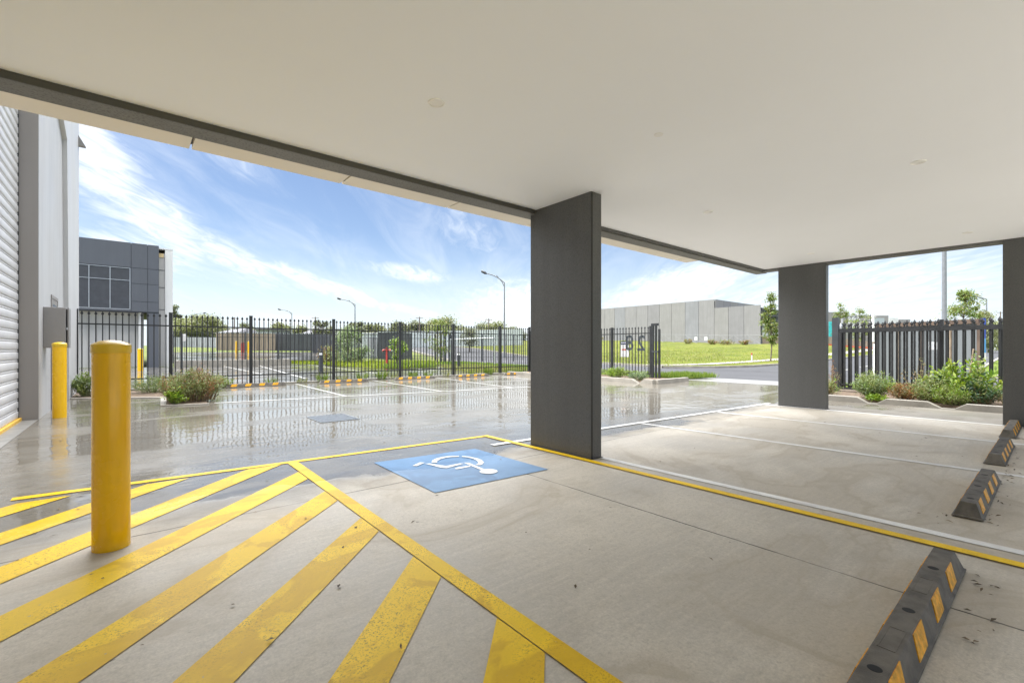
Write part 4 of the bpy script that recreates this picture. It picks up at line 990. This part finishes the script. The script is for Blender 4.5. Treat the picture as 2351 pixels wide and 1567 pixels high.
# second fence beyond the neighbouring yard
def fpt(px, d): a = at(px, 800, d); return a[:2]
p = fpt(397, 30.6); q = fpt(1000, 36.3)
Ln = np.linalg.norm(q-p); dd2 = (q-p)/Ln
def spos(px):
    r = FW+RT*(px-CX)/FPX
    A = np.array([[dd2[0], -r[0]], [dd2[1], -r[1]]]); return np.linalg.solve(A, -p)[0]
posts2 = [spos(x) for x in (397, 488, 563, 640, 715, 778, 826, 858, 884, 943, 979, 1000)]
fence('second black fence across the far side of the neighbouring yard', 'security_fence', p, q, posts2, .22, 2.30, (.55, 1.95), .14, .085, pk=.010, railh=.03, mat='fence2', posth=2.33)
p3 = fpt(1034, 36.6); q3 = fpt(1300, 39)
fence('far black fence beside the open gateway onto the road, seen left of the front pillar', 'security_fence', p3, q3, [0, 2.6, 5.2, 7.6, 9.6], .15, 2.25, (.45, 1.9), .14, .085, pk=.010, railh=.03, mat='fence2', posth=2.28)
for px, lab in ((1012, 'left dark post of the neighbouring gateway'), (1022, 'middle dark post of the neighbouring gateway'), (1032, 'right dark post of the neighbouring gateway')):
    a = at(px, 800, 35.5); t = thing('gate_post', lab, 'gate post', (a[0], a[1], .1), 'posts of the neighbouring gateway')
    b = MB(); b.box(a[0]-.07, a[0]+.07, a[1]-.07, a[1]+.07, .0, 2.3); b.build('post', M['fence2'], t)
    b = MB(); b.box(a[0]-.08, a[0]+.08, a[1]-.08, a[1]+.08, 2.301, 2.32); b.build('cap', M['fence2'], t)
a = at(1034, 777, 35.2); c = at(1135, 772, 30)
b = MB(); b.tube([(a[0], a[1], 1.86), (c[0], c[1], 1.86)], .035, 6); b.tube([(a[0], a[1], 0), (a[0], a[1], 1.86)], .03, 6); b.tube([(c[0], c[1], 0), (c[0], c[1], 1.86)], .03, 6)
tag(b.build('barrier_rail', M['galv']), 'thin pale barrier rail across the neighbouring driveway', 'rail')
# service posts in the neighbouring yard
def service_post(px, d, h, label, head):
    a = at(px, 800, d); z = T(a[0], a[1]); t = thing('service_post', label, 'post', (a[0], a[1], z))
    b = MB(); b.box(a[0]-.06, a[0]+.06, a[1]-.05, a[1]+.05, z-.02, z+h*.84); b.build('post', M['fence2'], t)
    b = MB(); b.box(a[0]-.062, a[0]+.062, a[1]-.052, a[1]+.052, z+h*.841, z+h*.95); b.build('head', M['white'], t)
    b = MB(); b.box(a[0]-.064, a[0]+.064, a[1]-.054, a[1]+.054, z+h*.951, z+h); b.build('lid', M['seal'], t)
service_post(1053, 25, .95, 'short dark bollard light with white head near the neighbouring gateway', 1)
service_post(737, 22, 1.0, 'dark bollard light with white head in the neighbouring yard', 1)
a = at(419, 800, 19.5); t = thing('round_sign', 'back of a round white sign on a dark post behind the dry shrub', 'sign', (a[0], a[1], 0))
b = MB(); b.box(a[0]-.04, a[0]+.01, a[1]-.03, a[1]+.03, 0, 1.8); b.build('post', M['fence2'], t)
b = MB(); c = np.array([a[0]+.06, a[1]+.04, 1.62]); dv = np.array([RT[0], RT[1], 0])*1.0; poly = [c+dv*.17*math.cos(k*math.pi/4+.39)*.8+np.array([0, 0, .17*math.sin(k*math.pi/4+.39)]) for k in range(8)]
b.prism(poly, (-FW[0]*.004, -FW[1]*.004, 0)); b.build('plate', M['white'], t)
# red hydrant standpipe
X, Y, Z = at(888, 846, 26.5); Z = T(X, Y)
t = thing('fire_hydrant', 'red fire hydrant standpipe with twin outlets among the weeds', 'hydrant', (X, Y, Z))
b = MB(); b.lathe([(.09, -.02), (.09, .04), (.055, .05), (.055, 1.0), (.075, 1.02), (.075, 1.12)], (X, Y, Z), 16); b.build('standpipe', M['red'], t, smooth=True)
for sgn in (-1, 1):
    b = MB(); e = np.array([RT[0], RT[1], 0])*sgn; c = np.array([X, Y, Z+1.07])
    b.tube([c+e*.06, c+e*.17, c+e*.25+np.array([0, 0, -.05])], [.05, .05, .055], 10); o = b.build('outlet', M['red'], t, smooth=True)
    b = MB(); b.tube([c+e*.251+np.array([0, 0, -.051]), c+e*.29+np.array([0, 0, -.075])], .062, 10); b.build('cap', M['galv'], o)
b = MB(); b.lathe([(.02, 1.121), (.02, 1.2), (.10, 1.2), (.10, 1.22)], (X, Y, Z), 12); b.build('hand_wheel', M['red'], t)
# ------------------------------------------------------------------ street lamps and poles
def lamp(name, px, ytop, d, armpx, army, label, rad=.09, zb=None):
    a = at(px, ytop, d); z0 = T(a[0], a[1]); e = at(armpx, army, d*1.0)
    t = thing(name, label, 'street lamp', (a[0], a[1], z0), 'street lamps along the road')
    b = MB(); b.tube([(a[0], a[1], z0-.1), (a[0], a[1], z0+(a[2]-z0)*.4), (a[0], a[1], a[2])], [rad, rad*.8, rad*.5], 10); b.build('pole', M['lampst'], t, smooth=True)
    top = np.array([a[0], a[1], a[2]-.05]); low = top-np.array([0, 0, (a[2]-z0)*.055]); v = e-top
    b = MB(); mid = top+v*.5+np.array([0, 0, abs(v[2])*.28+.12]); m2 = top+v*.28+np.array([0, 0, v[2]*.35])
    k = np.linspace(0, 1, 8)[:, None]
    b.tube(list((1-k)**2*top+2*k*(1-k)*mid+k**2*e), rad*.5, 6); b.tube([low, low*.5+m2*.5+np.array([0, 0, .03]), top+v*.45+np.array([0, 0, v[2]*.30+.08])], rad*.38, 6); b.build('arm', M['lampst'], t, smooth=True)
    dr_ = v/np.linalg.norm(v); b = MB(); b.tube([e-dr_*.05, e+dr_*.15, e+dr_*.55, e+dr_*.68], [rad*.4, rad*1.25, rad*1.2, rad*.3], 8); b.build('lamp_head', M['fence2'], t, smooth=True)
    return t
lamp('street_lamp', 1158, 648, 50, 1117, 628, 'tallest street lamp left of the front pillar', .12)
lamp('street_lamp', 815, 698, 70, 783, 687, 'street lamp near the middle of the long fence', .13)
lamp('street_lamp', 670, 718, 92, 645, 711, 'more distant street lamp left of the middle one', .13)
lamp('street_lamp', 441, 724, 100, 466, 719, 'small street lamp over the round gum tree', .12)
lamp('street_lamp', 472, 738, 120, 452, 733, 'faint low street lamp right of the round gum crown', .12)
lamp('street_lamp', 2265, 686, 62, 2206, 677, 'street lamp behind the leafy tree at the rightmost pillar', .13)
X, Y, Z = at(2168, 745, 22.5); t = thing('light_pole', 'plain grey light pole rising behind the grey board out of view', 'street lamp', (X, Y, 0))
b = MB(); b.tube([(X, Y, 0), (X, Y, 4), (X, Y, 10.5)], [.105, .095, .07], 14); b.build('pole', M['lampst'], t, smooth=True)
b = MB(); b.tube([(X, Y, 10.45), (X-1.2, Y, 11.0), (X-2.6, Y, 11.2)], .045, 8); b.build('arm', M['lampst'], t, smooth=True)
b = MB(); b.box(X-3.2, X-2.6, Y-.12, Y+.12, 11.12, 11.24); b.build('lamp_head', M['fence2'], t)
M['wood'] = simple('pole_timber', (.15, .12, .10), .85, .2, 5)
for px, yt, d, lab in ((724, 727, 95, 'timber power pole with a crossarm'), (963, 727, 98, 'bare timber power pole between the trees'), (1122, 731, 100, 'timber power pole left of the tall lamp'), (2297, 715, 110, 'thin pole at the edge of the rightmost pillar'), (538, 728, 100, 'thin power pole right of the brick house')):
    a = at(px, yt, d); z = T(a[0], a[1]); t = thing('power_pole', lab, 'pole', (a[0], a[1], z), 'power poles beyond the field')
    b = MB(); b.tube([(a[0], a[1], z-.1), a], [.16, .11], 8); b.build('pole', M['wood'], t)
    b = MB(); e = np.array([RT[0], RT[1], 0])*.8; b.tube([a-e-np.array([0, 0, .25]), a+e-np.array([0, 0, .25])], .06, 4); b.build('crossarm', M['wood'], t)
# ------------------------------------------------------------------ houses, sheds, far fences
M['brick'] = simple('orange_brick', (.42, .17, .075), .85, .2, 3)
M['grey'] = simple('grey_render', (.30, .31, .33), .8, .1, 1)
M['lgrey'] = simple('pale_render', (.55, .56, .57), .8, .06, 1)
M['roofd'] = simple('dark_roof', (.10, .10, .11), .7, .15, 2)
M['winw'] = simple('window_white', (.78, .78, .77), .5, .03, 2)
M['paling'] = simple('timber_paling', (.27, .215, .17), .9, .25, 1.5, stretch=(7, 7, .3))
M['csteel'] = simple('pale_sheet_steel', (.46, .50, .50), .5, .08, 1.2)
M['dsteel'] = simple('dark_sheet_steel', (.060, .064, .072), .5, .12, 1.5)
def house(label, px0, px1, ytop, d, wall, roofh=1.2, dep=8, flat=False, wins=2):
    a, c = at(px0, ytop, d), at(px1, ytop, d); z0 = min(T(a[0], a[1]), T(c[0], c[1]))-.3
    u = c-a; Lw = np.linalg.norm(u[:2]); u = u[:2]/Lw
    t = thing('house', label, 'house', (a[0], a[1], z0)); zt = a[2]
    zw = zt if flat else zt-roofh
    b = MB(); b.obox(a, u, 0, Lw, 0, dep, z0, zw); b.build('wall', M[wall], t)
    if flat: b = MB(); b.obox(a, u, -.2, Lw+.2, -.25, dep+.2, zw+.002, zw+.25); b.build('roof', M['roofd'], t)
    else:
        n = np.array([-u[1], u[0]]); o = a[:2]; E = .4
        def P3(s, k, z): q = o+u*s+n*k; return (q[0], q[1], z)
        b = MB(); v = [P3(-E, -E, zw), P3(Lw+E, -E, zw), P3(Lw+E, dep+E, zw), P3(-E, dep+E, zw), P3(Lw*.25, dep/2, zt), P3(Lw*.75, dep/2, zt)]
        b.add(v, [(0, 1, 5, 4), (1, 2, 5), (2, 3, 4, 5), (3, 0, 4), (3, 2, 1, 0)]); b.build('roof', M['roofd'], t)
    for k in range(wins):
        s = Lw*(k+.5)/wins; b = MB(); b.obox(a, u, s-.6, s+.6, -.04, .0, zw-2.2, zw-.9); f = b.build('window', M['winw'], t)
        b = MB(); b.obox(a, u, s-.5, s+.5, -.05, -.041, zw-2.1, zw-1.0); b.build('pane', M['pane'], f)
    return t
house('orange brick house beyond the timber fence', 519, 546, 751, 90, 'brick', 1.0, wins=2)
house('pale grey house left of the orange brick house', 500, 518, 754, 94, 'lgrey', .9, wins=1)
house('white house right of the orange brick house', 547, 559, 755, 92, 'white', .7, wins=1)
house('grey rendered house with a small white window', 588, 622, 757, 88, 'grey', .8, flat=True, wins=1)
house('low house with a dark hipped roof beside the distant lamp', 696, 733, 749, 96, 'lgrey', 1.6, wins=2)
house('grey two-storey house with pale windows', 771, 806, 758, 86, 'lgrey', .8, flat=True, wins=3)
house('dark roofed house above the bushy tree', 768, 800, 751, 104, 'grey', 1.2, wins=1)
house('low house with a grey hipped roof right of the gum pair', 1046, 1082, 752, 104, 'lgrey', 1.8, wins=2)
house('pale house roof behind the dark shed', 902, 932, 756, 100, 'lgrey', 1.4, wins=1)
def panel_fence(label, pts, h, mat, cat='fence', name='fence', ribs=.12, cap=None):
    """sheet or paling fence following the land: pts = (px, depth)"""
    t = None; W3 = [at(px, 800, d)[:2] for px, d in pts]
    t = thing(name, label, cat, (W3[0][0], W3[0][1], T(*W3[0])))
    for i, (a, c) in enumerate(zip(W3[:-1], W3[1:])):
        Ln = np.linalg.norm(c-a); u = (c-a)/Ln; za, zc = T(*a), T(*c); sl_ = (zc-za)/Ln; b = MB(); n = max(2, int(Ln/ribs))
        b.obox(a, u, 0, Ln, 0, .03, za-.2, za+h, dz=sl_)
        for k in range(0, n, 2): b.obox(a, u, Ln*k/n+.01, Ln*(k+1)/n-.01, -.018, -.001, za+.02, za+h-.01, dz=sl_)
        b.build('panel', M[mat], t)
        b = MB(); b.obox(a, u, -.06, .06, -.07, -.02, za-.1, za+h+.03); b.build('post', M[mat], t)
        if cap: b = MB(); b.obox(a, u, 0, Ln, -.03, .06, za+h+.001, za+h+.06, dz=sl_); b.build('capping', M[cap], t)
    return t
panel_fence('brown timber paling fence between the red drum and the dark fence', [(498, 56), (530, 56), (560, 56), (590, 56), (632, 56)], 2.0, 'paling', cap='csteel', ribs=.2)
panel_fence('dark sheet steel fence right of the timber paling fence', [(634, 57), (662, 57), (690, 57), (718, 57)], 2.0, 'dsteel', cap='csteel', ribs=.25)
panel_fence('tall dark sheet fence behind the bushy tree', [(719, 50), (745, 50), (786, 49)], 2.05, 'dsteel', ribs=.25)
panel_fence('long pale ribbed steel fence behind the lawn', [(925, 88), (970, 88), (1020, 87), (1070, 86), (1120, 86), (1200, 85)], 3.0, 'csteel', cap='winw', ribs=.5)
panel_fence('dark fence far behind the round sign', [(400, 78), (440, 78), (480, 76), (500, 74)], 1.6, 'grey', ribs=.4)
# grey shed and dark containers beside the hydrant
def shed(label, px0, px1, ytop, d, mat, dep=4, cat='shed', name='shed', wd='winw'):
    a, c = at(px0, ytop, d), at(px1, ytop, d); u = (c-a)[:2]; Lw = np.linalg.norm(u); u /= Lw; z0 = T(a[0], a[1])-.1
    t = thing(name, label, cat, (a[0], a[1], z0)); b = MB(); b.obox(a, u, 0, Lw, 0, dep, z0, a[2])
    for k in range(int(Lw/.3)): b.obox(a, u, k*.3, k*.3+.14, -.03, -.001, z0+.1, a[2]-.08)
    b.build('wall', M[mat], t)
    b = MB(); b.obox(a, u, -.06, Lw+.06, -.08, dep+.06, a[2]+.001, a[2]+.12); b.build('roof', M['csteel' if mat != 'csteel' else 'lgrey'], t)
    b = MB(); b.obox(a, u, Lw*.35, Lw*.35+.9, -.045, -.031, z0+.1, z0+2.0); b.build('door', M[wd], t); return t
shed('pale grey steel shed behind the bushy tree', 832, 866, 766, 44, 'csteel', wd='grey')
shed('dark steel shed behind the red hydrant', 869, 924, 763, 43, 'dsteel', wd='dsteel')
# ------------------------------------------------------------------ big concrete warehouse across the road
XW = 82.0
cw = thing('warehouse_building', 'long unpainted concrete panel warehouse beyond the lawn', 'building', (XW, 50, 1.5))
M['tilt'] = [wall_mat('tilt_panel', c, .75, None, .07, .1, 6) for c in ((.258, .249, .248), (.238, .23, .233), (.262, .253, .245), (.243, .243, .253))]
ed = [1640, 1604, 1573, 1541.5, 1514, 1487, 1460.5, 1435, 1411, 1388.5, 1366, 1345, 1325, 1306]
ztop = onX(1640, 687, XW)[2]
ys_ = [onX(x, 700, XW)[1] for x in ed]
for i in range(len(ed)-1):
    b = MB(); b.box(XW, XW+.2, ys_[i]+.03, ys_[i+1]-.03, -.5, ztop); b.build('wall_panel', M['tilt'][(i*7+i//3) % 4], cw)
b = MB(); b.box(XW+.05, XW+18, ys_[0]+.01, ys_[-1], -.5, ztop-.3); b.build('core_wall', M['gap'], cw)
ex = [1640, 1672.5, 1708, 1746]; zl = onX(1745, 699.5, XW)[2]
ye = [onX(x, 700, XW)[1] for x in ex]
for i in range(3):
    b = MB(); b.box(XW-.02, XW+.2, ye[i+1]+.03, ye[i]-.03, -.5, zl); b.build('wall_panel', M['tilt'][(i*3+2) % 4], cw)
b = MB(); b.box(XW+.06, XW+14, ye[3]+.25, ye[0]-.02, -.5, zl-.4); b.build('low_wing', M['gap'], cw)
for i in range(6):
    b = MB(); b.box(XW+.22+i*3.0, XW+3.16+i*3.0, ys_[0]-.15, ys_[0]+.0, zl-.5, ztop); b.build('wall_panel', M['tilt'][(i*5) % 4], cw)
# the open steel frame on its street end
b = MB()
for k in range(4): b.box(XW+.3+k*3.2, XW+.5+k*3.2, ye[3]-.1, ye[3]+.1, 0, zl-.5)
for z in (zl-.6, zl-1.6, zl-2.4, zl-3.6): b.box(XW+.3, XW+13, ye[3]-.06, ye[3]+.06, z-.12, z+.12)
for k in range(9):
    b.tube([(XW+.4+k*1.4, ye[3], zl-.6), (XW+1.1+k*1.4, ye[3], zl-1.6)], .06, 4); b.tube([(XW+1.1+k*1.4, ye[3], zl-1.6), (XW+1.8+k*1.4, ye[3], zl-.6)], .06, 4)
b.build('steel_frame', M['dsteel'], cw)
b = MB(); b.box(XW+.5, XW+14, ye[3]+.101, ye[3]+.24, .5, zl-2.8); b.build('end_wall', M['lgrey'], cw)
# temporary mesh fence in front of it
t = thing('mesh_fence', 'low temporary wire mesh fence along the foot of the concrete warehouse', 'fence', (76, 40, 1.5))
M['mesh'] = simple('galvanised_wire', (.30, .31, .31), .5, .1, 4, metal=.3)
yy0, yy1 = onX(1748, 780, 76)[1], onX(1500, 780, 76)[1]; npn = 9
for k in range(npn):
    y0, y1 = yy0+(yy1-yy0)*k/npn, yy0+(yy1-yy0)*(k+1)/npn; z0, z1 = T(76, y0), T(76, y1); b = MB()
    b.tube([(76, y0+.05, z0), (76, y0+.05, z0+1.55), (76, y1-.05, z1+1.55), (76, y1-.05, z1)], .022, 4)
    b.tube([(76, y0+.05, z0+.1), (76, y1-.05, z1+1.5)], .014, 4); b.tube([(76, y1-.05, z1+.1), (76, y0+.05, z0+1.5)], .014, 4)
    for j in range(1, 8): b.tube([(76, y0+(y1-y0)*j/8, z0), (76, y0+(y1-y0)*j/8, z0+1.55)], .005, 3)
    b.build('mesh_panel', M['mesh'], t)
for px, lab in ((1598, 'small white notice wired to the mesh fence, left of the pair'), (1621, 'small white notice wired to the mesh fence, right of the pair')):
    a = onX(px, 777, 75.9); b = MB(); b.box(75.85, 75.9, a[1]-.25, a[1]+.25, a[2]-.3, a[2]+.3); tag(b.build('notice', M['winw']), lab, 'sign')
for k, (px, rx) in enumerate(((1580, 1.2), (1635, .9), (1665, 1.6), (1712, 1.0), (1375, 1.5))):
    a = onX(px, 788, 74); shrub(('low brown clump', 'dry pointed clump', 'wide dry weed clump', 'grey weed clump', 'dark weed clump')[k]+' at the foot of the mesh fence', 74, a[1], rx*.6, rx, .9, 26, 22, .28, .07, ['dry', 'rust', 'olive'], T(74, a[1]), weights=[.5, .2, .3])
# guide post on the verge
X, Y, Z = gT(1726, 829, .05)
s = depth(X, Y)/FPX
t = thing('guide_post', 'white roadside guide post with a red top on the lawn', 'post', (X, Y, Z))
b = MB(); b.box(X-1.3*s, X+1.3*s, Y-.03, Y+.03, Z-.1, Z+14*s); b.build('post', M['winw'], t)
b = MB(); b.box(X-1.5*s, X+1.5*s, Y-.035, Y+.035, Z+14*s+.001, Z+19*s); b.build('red_top', M['red'], t)
# ------------------------------------------------------------------ street number and lease board hung on the fence by the gateway (seen from behind)
M['num'] = simple('number_steel', (.085, .10, .11), .45, .08, 6)
M['navy'] = simple('navy_print', (.03, .045, .14), .5, .1, 8)
M['redp'] = simple('red_print', (.62, .12, .06), .5, .1, 8)
XN = 14.745
def yz(px, py): a = onX(px, py, XN); return a[1], a[2]
def letters(name, txt, y0, y1, z0, z1, X, mat, parent=None, th=.012, mirror=True):
    cu = bpy.data.curves.new(name, 'FONT'); cu.body = txt; cu.size = 1; cu.extrude = .02; cu.offset = .012
    tmp = bpy.data.objects.new(name, cu); COL.objects.link(tmp); bpy.context.view_layer.update()
    me = bpy.data.meshes.new_from_object(tmp.evaluated_get(bpy.context.evaluated_depsgraph_get())); bpy.data.objects.remove(tmp); bpy.data.curves.remove(cu)
    V = np.array([v.co[:] for v in me.vertices]); lo, hi = V.min(0), V.max(0); U = (V-lo)/(hi-lo)
    # the letters face the street (+X): text runs towards +Y
    Yc = y0+(y1-y0)*U[:, 0]; Zc = z0+(z1-z0)*U[:, 1]; Xc = X+th*U[:, 2]
    off = parent_loc(parent) if parent is not None else np.zeros(3)
    for v, c in zip(me.vertices, np.column_stack([Xc, Yc, Zc])-off): v.co = c
    me.name = name; me.materials.clear(); me.materials.append(mat); me.update()
    o = bpy.data.objects.new(name, me); COL.objects.link(o)
    if parent is not None: o.parent = parent
    return o
ya, za = yz(1481, 805); yb, zb_ = yz(1438, 768)
nt_ = thing('street_number', 'large grey number 28 fixed to the fence by the gateway, seen from behind', 'number', (XN, ya, za))
yA, yB = yz(1481.5, 800)[0], yz(1463, 800)[0]
letters('numeral', '2', yA, yB, yz(1472, 805)[1], yz(1472, 769)[1], XN, M['num'], nt_)
yA, yB = yz(1454, 800)[0], yz(1436, 800)[0]
letters('numeral', '8', yA, yB, yz(1445, 804)[1], yz(1445, 769)[1], XN, M['num'], nt_)
t = thing('lease_board', 'white board with navy and red printing hung on the fence by the gateway', 'sign', (XN, yz(1434, 800)[0], yz(1434, 820)[1]))
y0, z0 = yz(1443, 819); y1, z1 = yz(1424.5, 791)
b = MB(); b.box(XN+.02, XN+.028, y0, y1, z0, z1); b.build('panel', M['winw'], t)
y2, z2 = yz(1439, 791); y3, z3 = yz(1424.5, 783)
b = MB(); b.box(XN+.02, XN+.028, y2, y3, z1+.002, z3); hd = b.build('header', M['navy'], t)
b = MB()
for k in range(3): b.box(XN+.012, XN+.019, y2+(y3-y2)*(.12+.3*k), y2+(y3-y2)*(.30+.3*k), z1+.05, z1+(z3-z1)*.72)
b.build('print', M['winw'], hd)
b = MB(); b.box(XN+.012, XN+.019, y0+(y1-y0)*.28, y1-.06, yz(1434, 803.5)[1], yz(1434, 800.5)[1]); b.build('red_stripe', M['redp'], t)
# ------------------------------------------------------------------ grey board on timber frame (its back faces the car park)
bl = at(2013, 800, 13.7)[:2]; br = at(2250, 800, 11.3)[:2]
Lb = np.linalg.norm(br-bl); ub = (br-bl)/Lb
t = thing('sign_board', 'back of a large grey sign board on a brown timber frame behind the gate', 'sign', (bl[0], bl[1], 0))
M['board'] = simple('board_back', (.165, .178, .182), .55, .06, 1.2, stretch=(1, 1, .4))
M['btim'] = simple('frame_timber', (.115, .078, .055), .8, .25, 5, stretch=(1, 1, .4))
M['bluep'] = simple('blue_edge', (.02, .06, .35), .4, .1, 5)
M['lblue'] = simple('light_blue_edge', (.08, .32, .62), .4, .1, 5)
zt, zb2 = 1.875, .12
for k in range(4):
    b = MB(); b.obox(bl, ub, Lb*k/4+.004, Lb*(k+1)/4-.004, 0, .012, zb2, zt); b.build('sheet', M['board'], t)
b = MB(); b.obox(bl, ub, 0, Lb, -.055, -.001, zt-.10, zt+.01); b.build('top_rail', M['btim'], t)
b = MB(); b.obox(bl, ub, .0, Lb, -.05, -.001, zb2-.01, zb2+.06); b.build('bottom_rail', M['btim'], t)
for f in (.0, .235, .475, .735, .985):
    b = MB(); s = Lb*f; b.obox(bl, ub, s, s+.07, -.05, -.002, zb2+.061, zt-.101); b.build('stud', M['btim'] if f in (.0, .475, .985) else M['timber'], t)
for f in (.02, .98):
    b = MB(); b.obox(bl, ub, Lb*f-.04, Lb*f+.04, .013, .09, -.1, zt-.2); b.build('leg', M['btim'], t)
b = MB(); b.obox(bl, ub, Lb+.071, Lb+.10, -.05, .03, 1.40, zt+.02); b.build('blue_edge', M['bluep'], t)
b = MB(); b.obox(bl, ub, Lb+.071, Lb+.10, -.05, .03, 1.05, 1.398); b.build('light_blue_edge', M['lblue'], t)
b = MB(); b.obox(bl, ub, Lb+.071, Lb+.10, -.05, .03, -.05, 1.048); b.build('white_edge', M['winw'], t)
b = MB(); b.obox(bl, ub, -.10, -.002, -.02, .03, -.05, 1.3); b.build('white_edge', M['winw'], t)
b = MB(); b.obox(bl, ub, Lb*.535, Lb*.635, -.006, -.001, 1.12, 1.33); o = b.build('paper_note', M['lgrey'], t)
b = MB()
for k in range(5): b.obox(bl, ub, Lb*.545, Lb*(.60+.006*(k % 3)), -.0085, -.0065, 1.15+.034*k, 1.158+.034*k)
b.build('print', M['grey'], o)
# ------------------------------------------------------------------ far right: unfinished building, site fence, parked car
ub_ = thing('unfinished_building', 'pale unfinished building with a black steel roof frame behind the sliding gate', 'building', (90, 22, 1))
def flatblk(px0, px1, ytop, ybot, d, dep, mat, name):
    a, c = at(px0, ytop, d), at(px1, ytop, d); u = (c-a)[:2]; Lw = np.linalg.norm(u); u /= Lw
    b = MB(); b.obox(a, u, 0, Lw, 0, dep, at(px0, ybot, d)[2]-.4, a[2]); return b.build(name, mat, ub_)
flatblk(1880, 1948, 716, 800, 96, 10, M['tilt'][1], 'end_wall'); flatblk(1949, 2010, 722, 795, 100, 8, M['lgrey'], 'front_wall')
flatblk(2012, 2040, 724, 795, 96, 10, M['tilt'][0], 'wall_panel'); flatblk(2041, 2062, 730, 795, 110, 10, M['lgrey'], 'rear_wall'); flatblk(2063, 2090, 733, 795, 118, 10, M['tilt'][1], 'rear_wall')
b = MB()
A_, B_ = at(1921, 727, 88), at(2000, 725, 86)
for dz in (0, -.9): b.tube([A_+np.array([0, 0, dz]), B_+np.array([0, 0, dz])], .09, 4)
for k in range(8):
    q = A_+(B_-A_)*k/7; b.tube([q+np.array([0, 0, .35]), q-np.array([0, 0, .9])], .05, 4)
    if k < 7: b.tube([q-np.array([0, 0, .9]), A_+(B_-A_)*(k+1)/7], .04, 4)
b.tube([B_+np.array([0, 0, .3]), at(2000, 800, 86)], .12, 4); b.build('roof_frame', M['dsteel'], ub_)
b = MB(); q = at(2004, 721, 85); b.box(q[0]-.2, q[0]+.2, q[1]-.2, q[1]+.2, 0, q[2]); b.build('white_post', M['winw'], ub_)
b = MB(); a, c = at(2008, 724, 92), at(2030, 730, 92); u = (c-a)[:2]; Lw = np.linalg.norm(u); u /= Lw; b.obox(a, u, 0, Lw, -.05, 0, c[2]-1.2, a[2]-.5); b.build('louvre', M['alum'], ub_)
b = MB(); a, c = at(1903, 738, 91), at(1913, 738, 91); u = (c-a)[:2]; Lw = np.linalg.norm(u); u /= Lw; M['teal'] = simple('teal_banner', (.05, .42, .45), .6, .25, 2)
b.obox(a, u, 0, Lw, 0, .05, at(1903, 772, 91)[2], a[2]); tag(b.build('banner', M['teal']), 'teal banner hung on the unfinished building beside the second pillar', 'banner')
M['redtape'] = simple('red_mesh', (.72, .13, .06), .6, .15, 4)
b = MB(); pr_ = [at(x, 0, 64)[:2] for x in (1900, 1940, 1980, 2010)]
for a, c in zip(pr_[:-1], pr_[1:]):
    u = (c-a); Lw = np.linalg.norm(u); u /= Lw; za = T(*a); b.obox(a, u, 0, Lw, 0, .02, za+.55, za+.75, dz=(T(*c)-za)/Lw)
    b.obox(a, u, 0, .04, -.02, .02, za-.1, za+1.0)
tag(b.build('site_tape', M['redtape']), 'red warning tape strung on posts before the unfinished building', 'barrier tape')
panel_fence('brown hessian site fence behind the red tape', [(1895, 72), (1950, 72), (2012, 71)], 1.3, 'paling', ribs=.5)
panel_fence('brown site fence left of the second pillar beyond the lawn', [(1750, 78), (1788, 78)], 1.2, 'paling', ribs=.5)
# parked car (far, a few pixels): body, cabin, wheels
X, Y, Z = at(2272, 795, 62); Z = T(X, Y)+.05
t = thing('parked_car', 'white parked van far along the footpath, seen between the trees', 'car', (X, Y, Z))
M['carw'] = simple('white_car_paint', (.80, .81, .82), .25, .03, 2)
u = RT; b = MB()
prof = [(-1.0, .35), (1.0, .35), (1.02, .95), (.85, 1.75), (-.85, 1.75), (-1.02, .95)]
b.prism([(X+u[0]*s, Y+u[1]*s, Z+z) for s, z in prof], (FW[0]*4.4, FW[1]*4.4, 0)); b.build('body', M['carw'], t, bevel=.06)
b = MB(); b.prism([(X+u[0]*s-FW[0]*.03, Y+u[1]*s-FW[1]*.03, Z+z) for s, z in ((-.80, 1.05), (.80, 1.05), (.72, 1.6), (-.72, 1.6))], (FW[0]*.02, FW[1]*.02, 0)); b.build('windscreen', M['pane'], t)
b = MB(); b.prism([(X+u[0]*s-FW[0]*.04, Y+u[1]*s-FW[1]*.04, Z+z) for s, z in ((-.5, .5), (.5, .5), (.5, .75), (-.5, .75))], (FW[0]*.03, FW[1]*.03, 0)); b.build('grille', M['seal'], t)
for sd_ in (-.82, .82):
    for ff in (.8, 3.5):
        c = np.array([X, Y])+u*sd_+FW*ff; b = MB(); b.tube([(c[0]-u[0]*.1, c[1]-u[1]*.1, Z+.32), (c[0]+u[0]*.1, c[1]+u[1]*.1, Z+.32)], .32, 14); b.build('wheel', M['rub'], t)
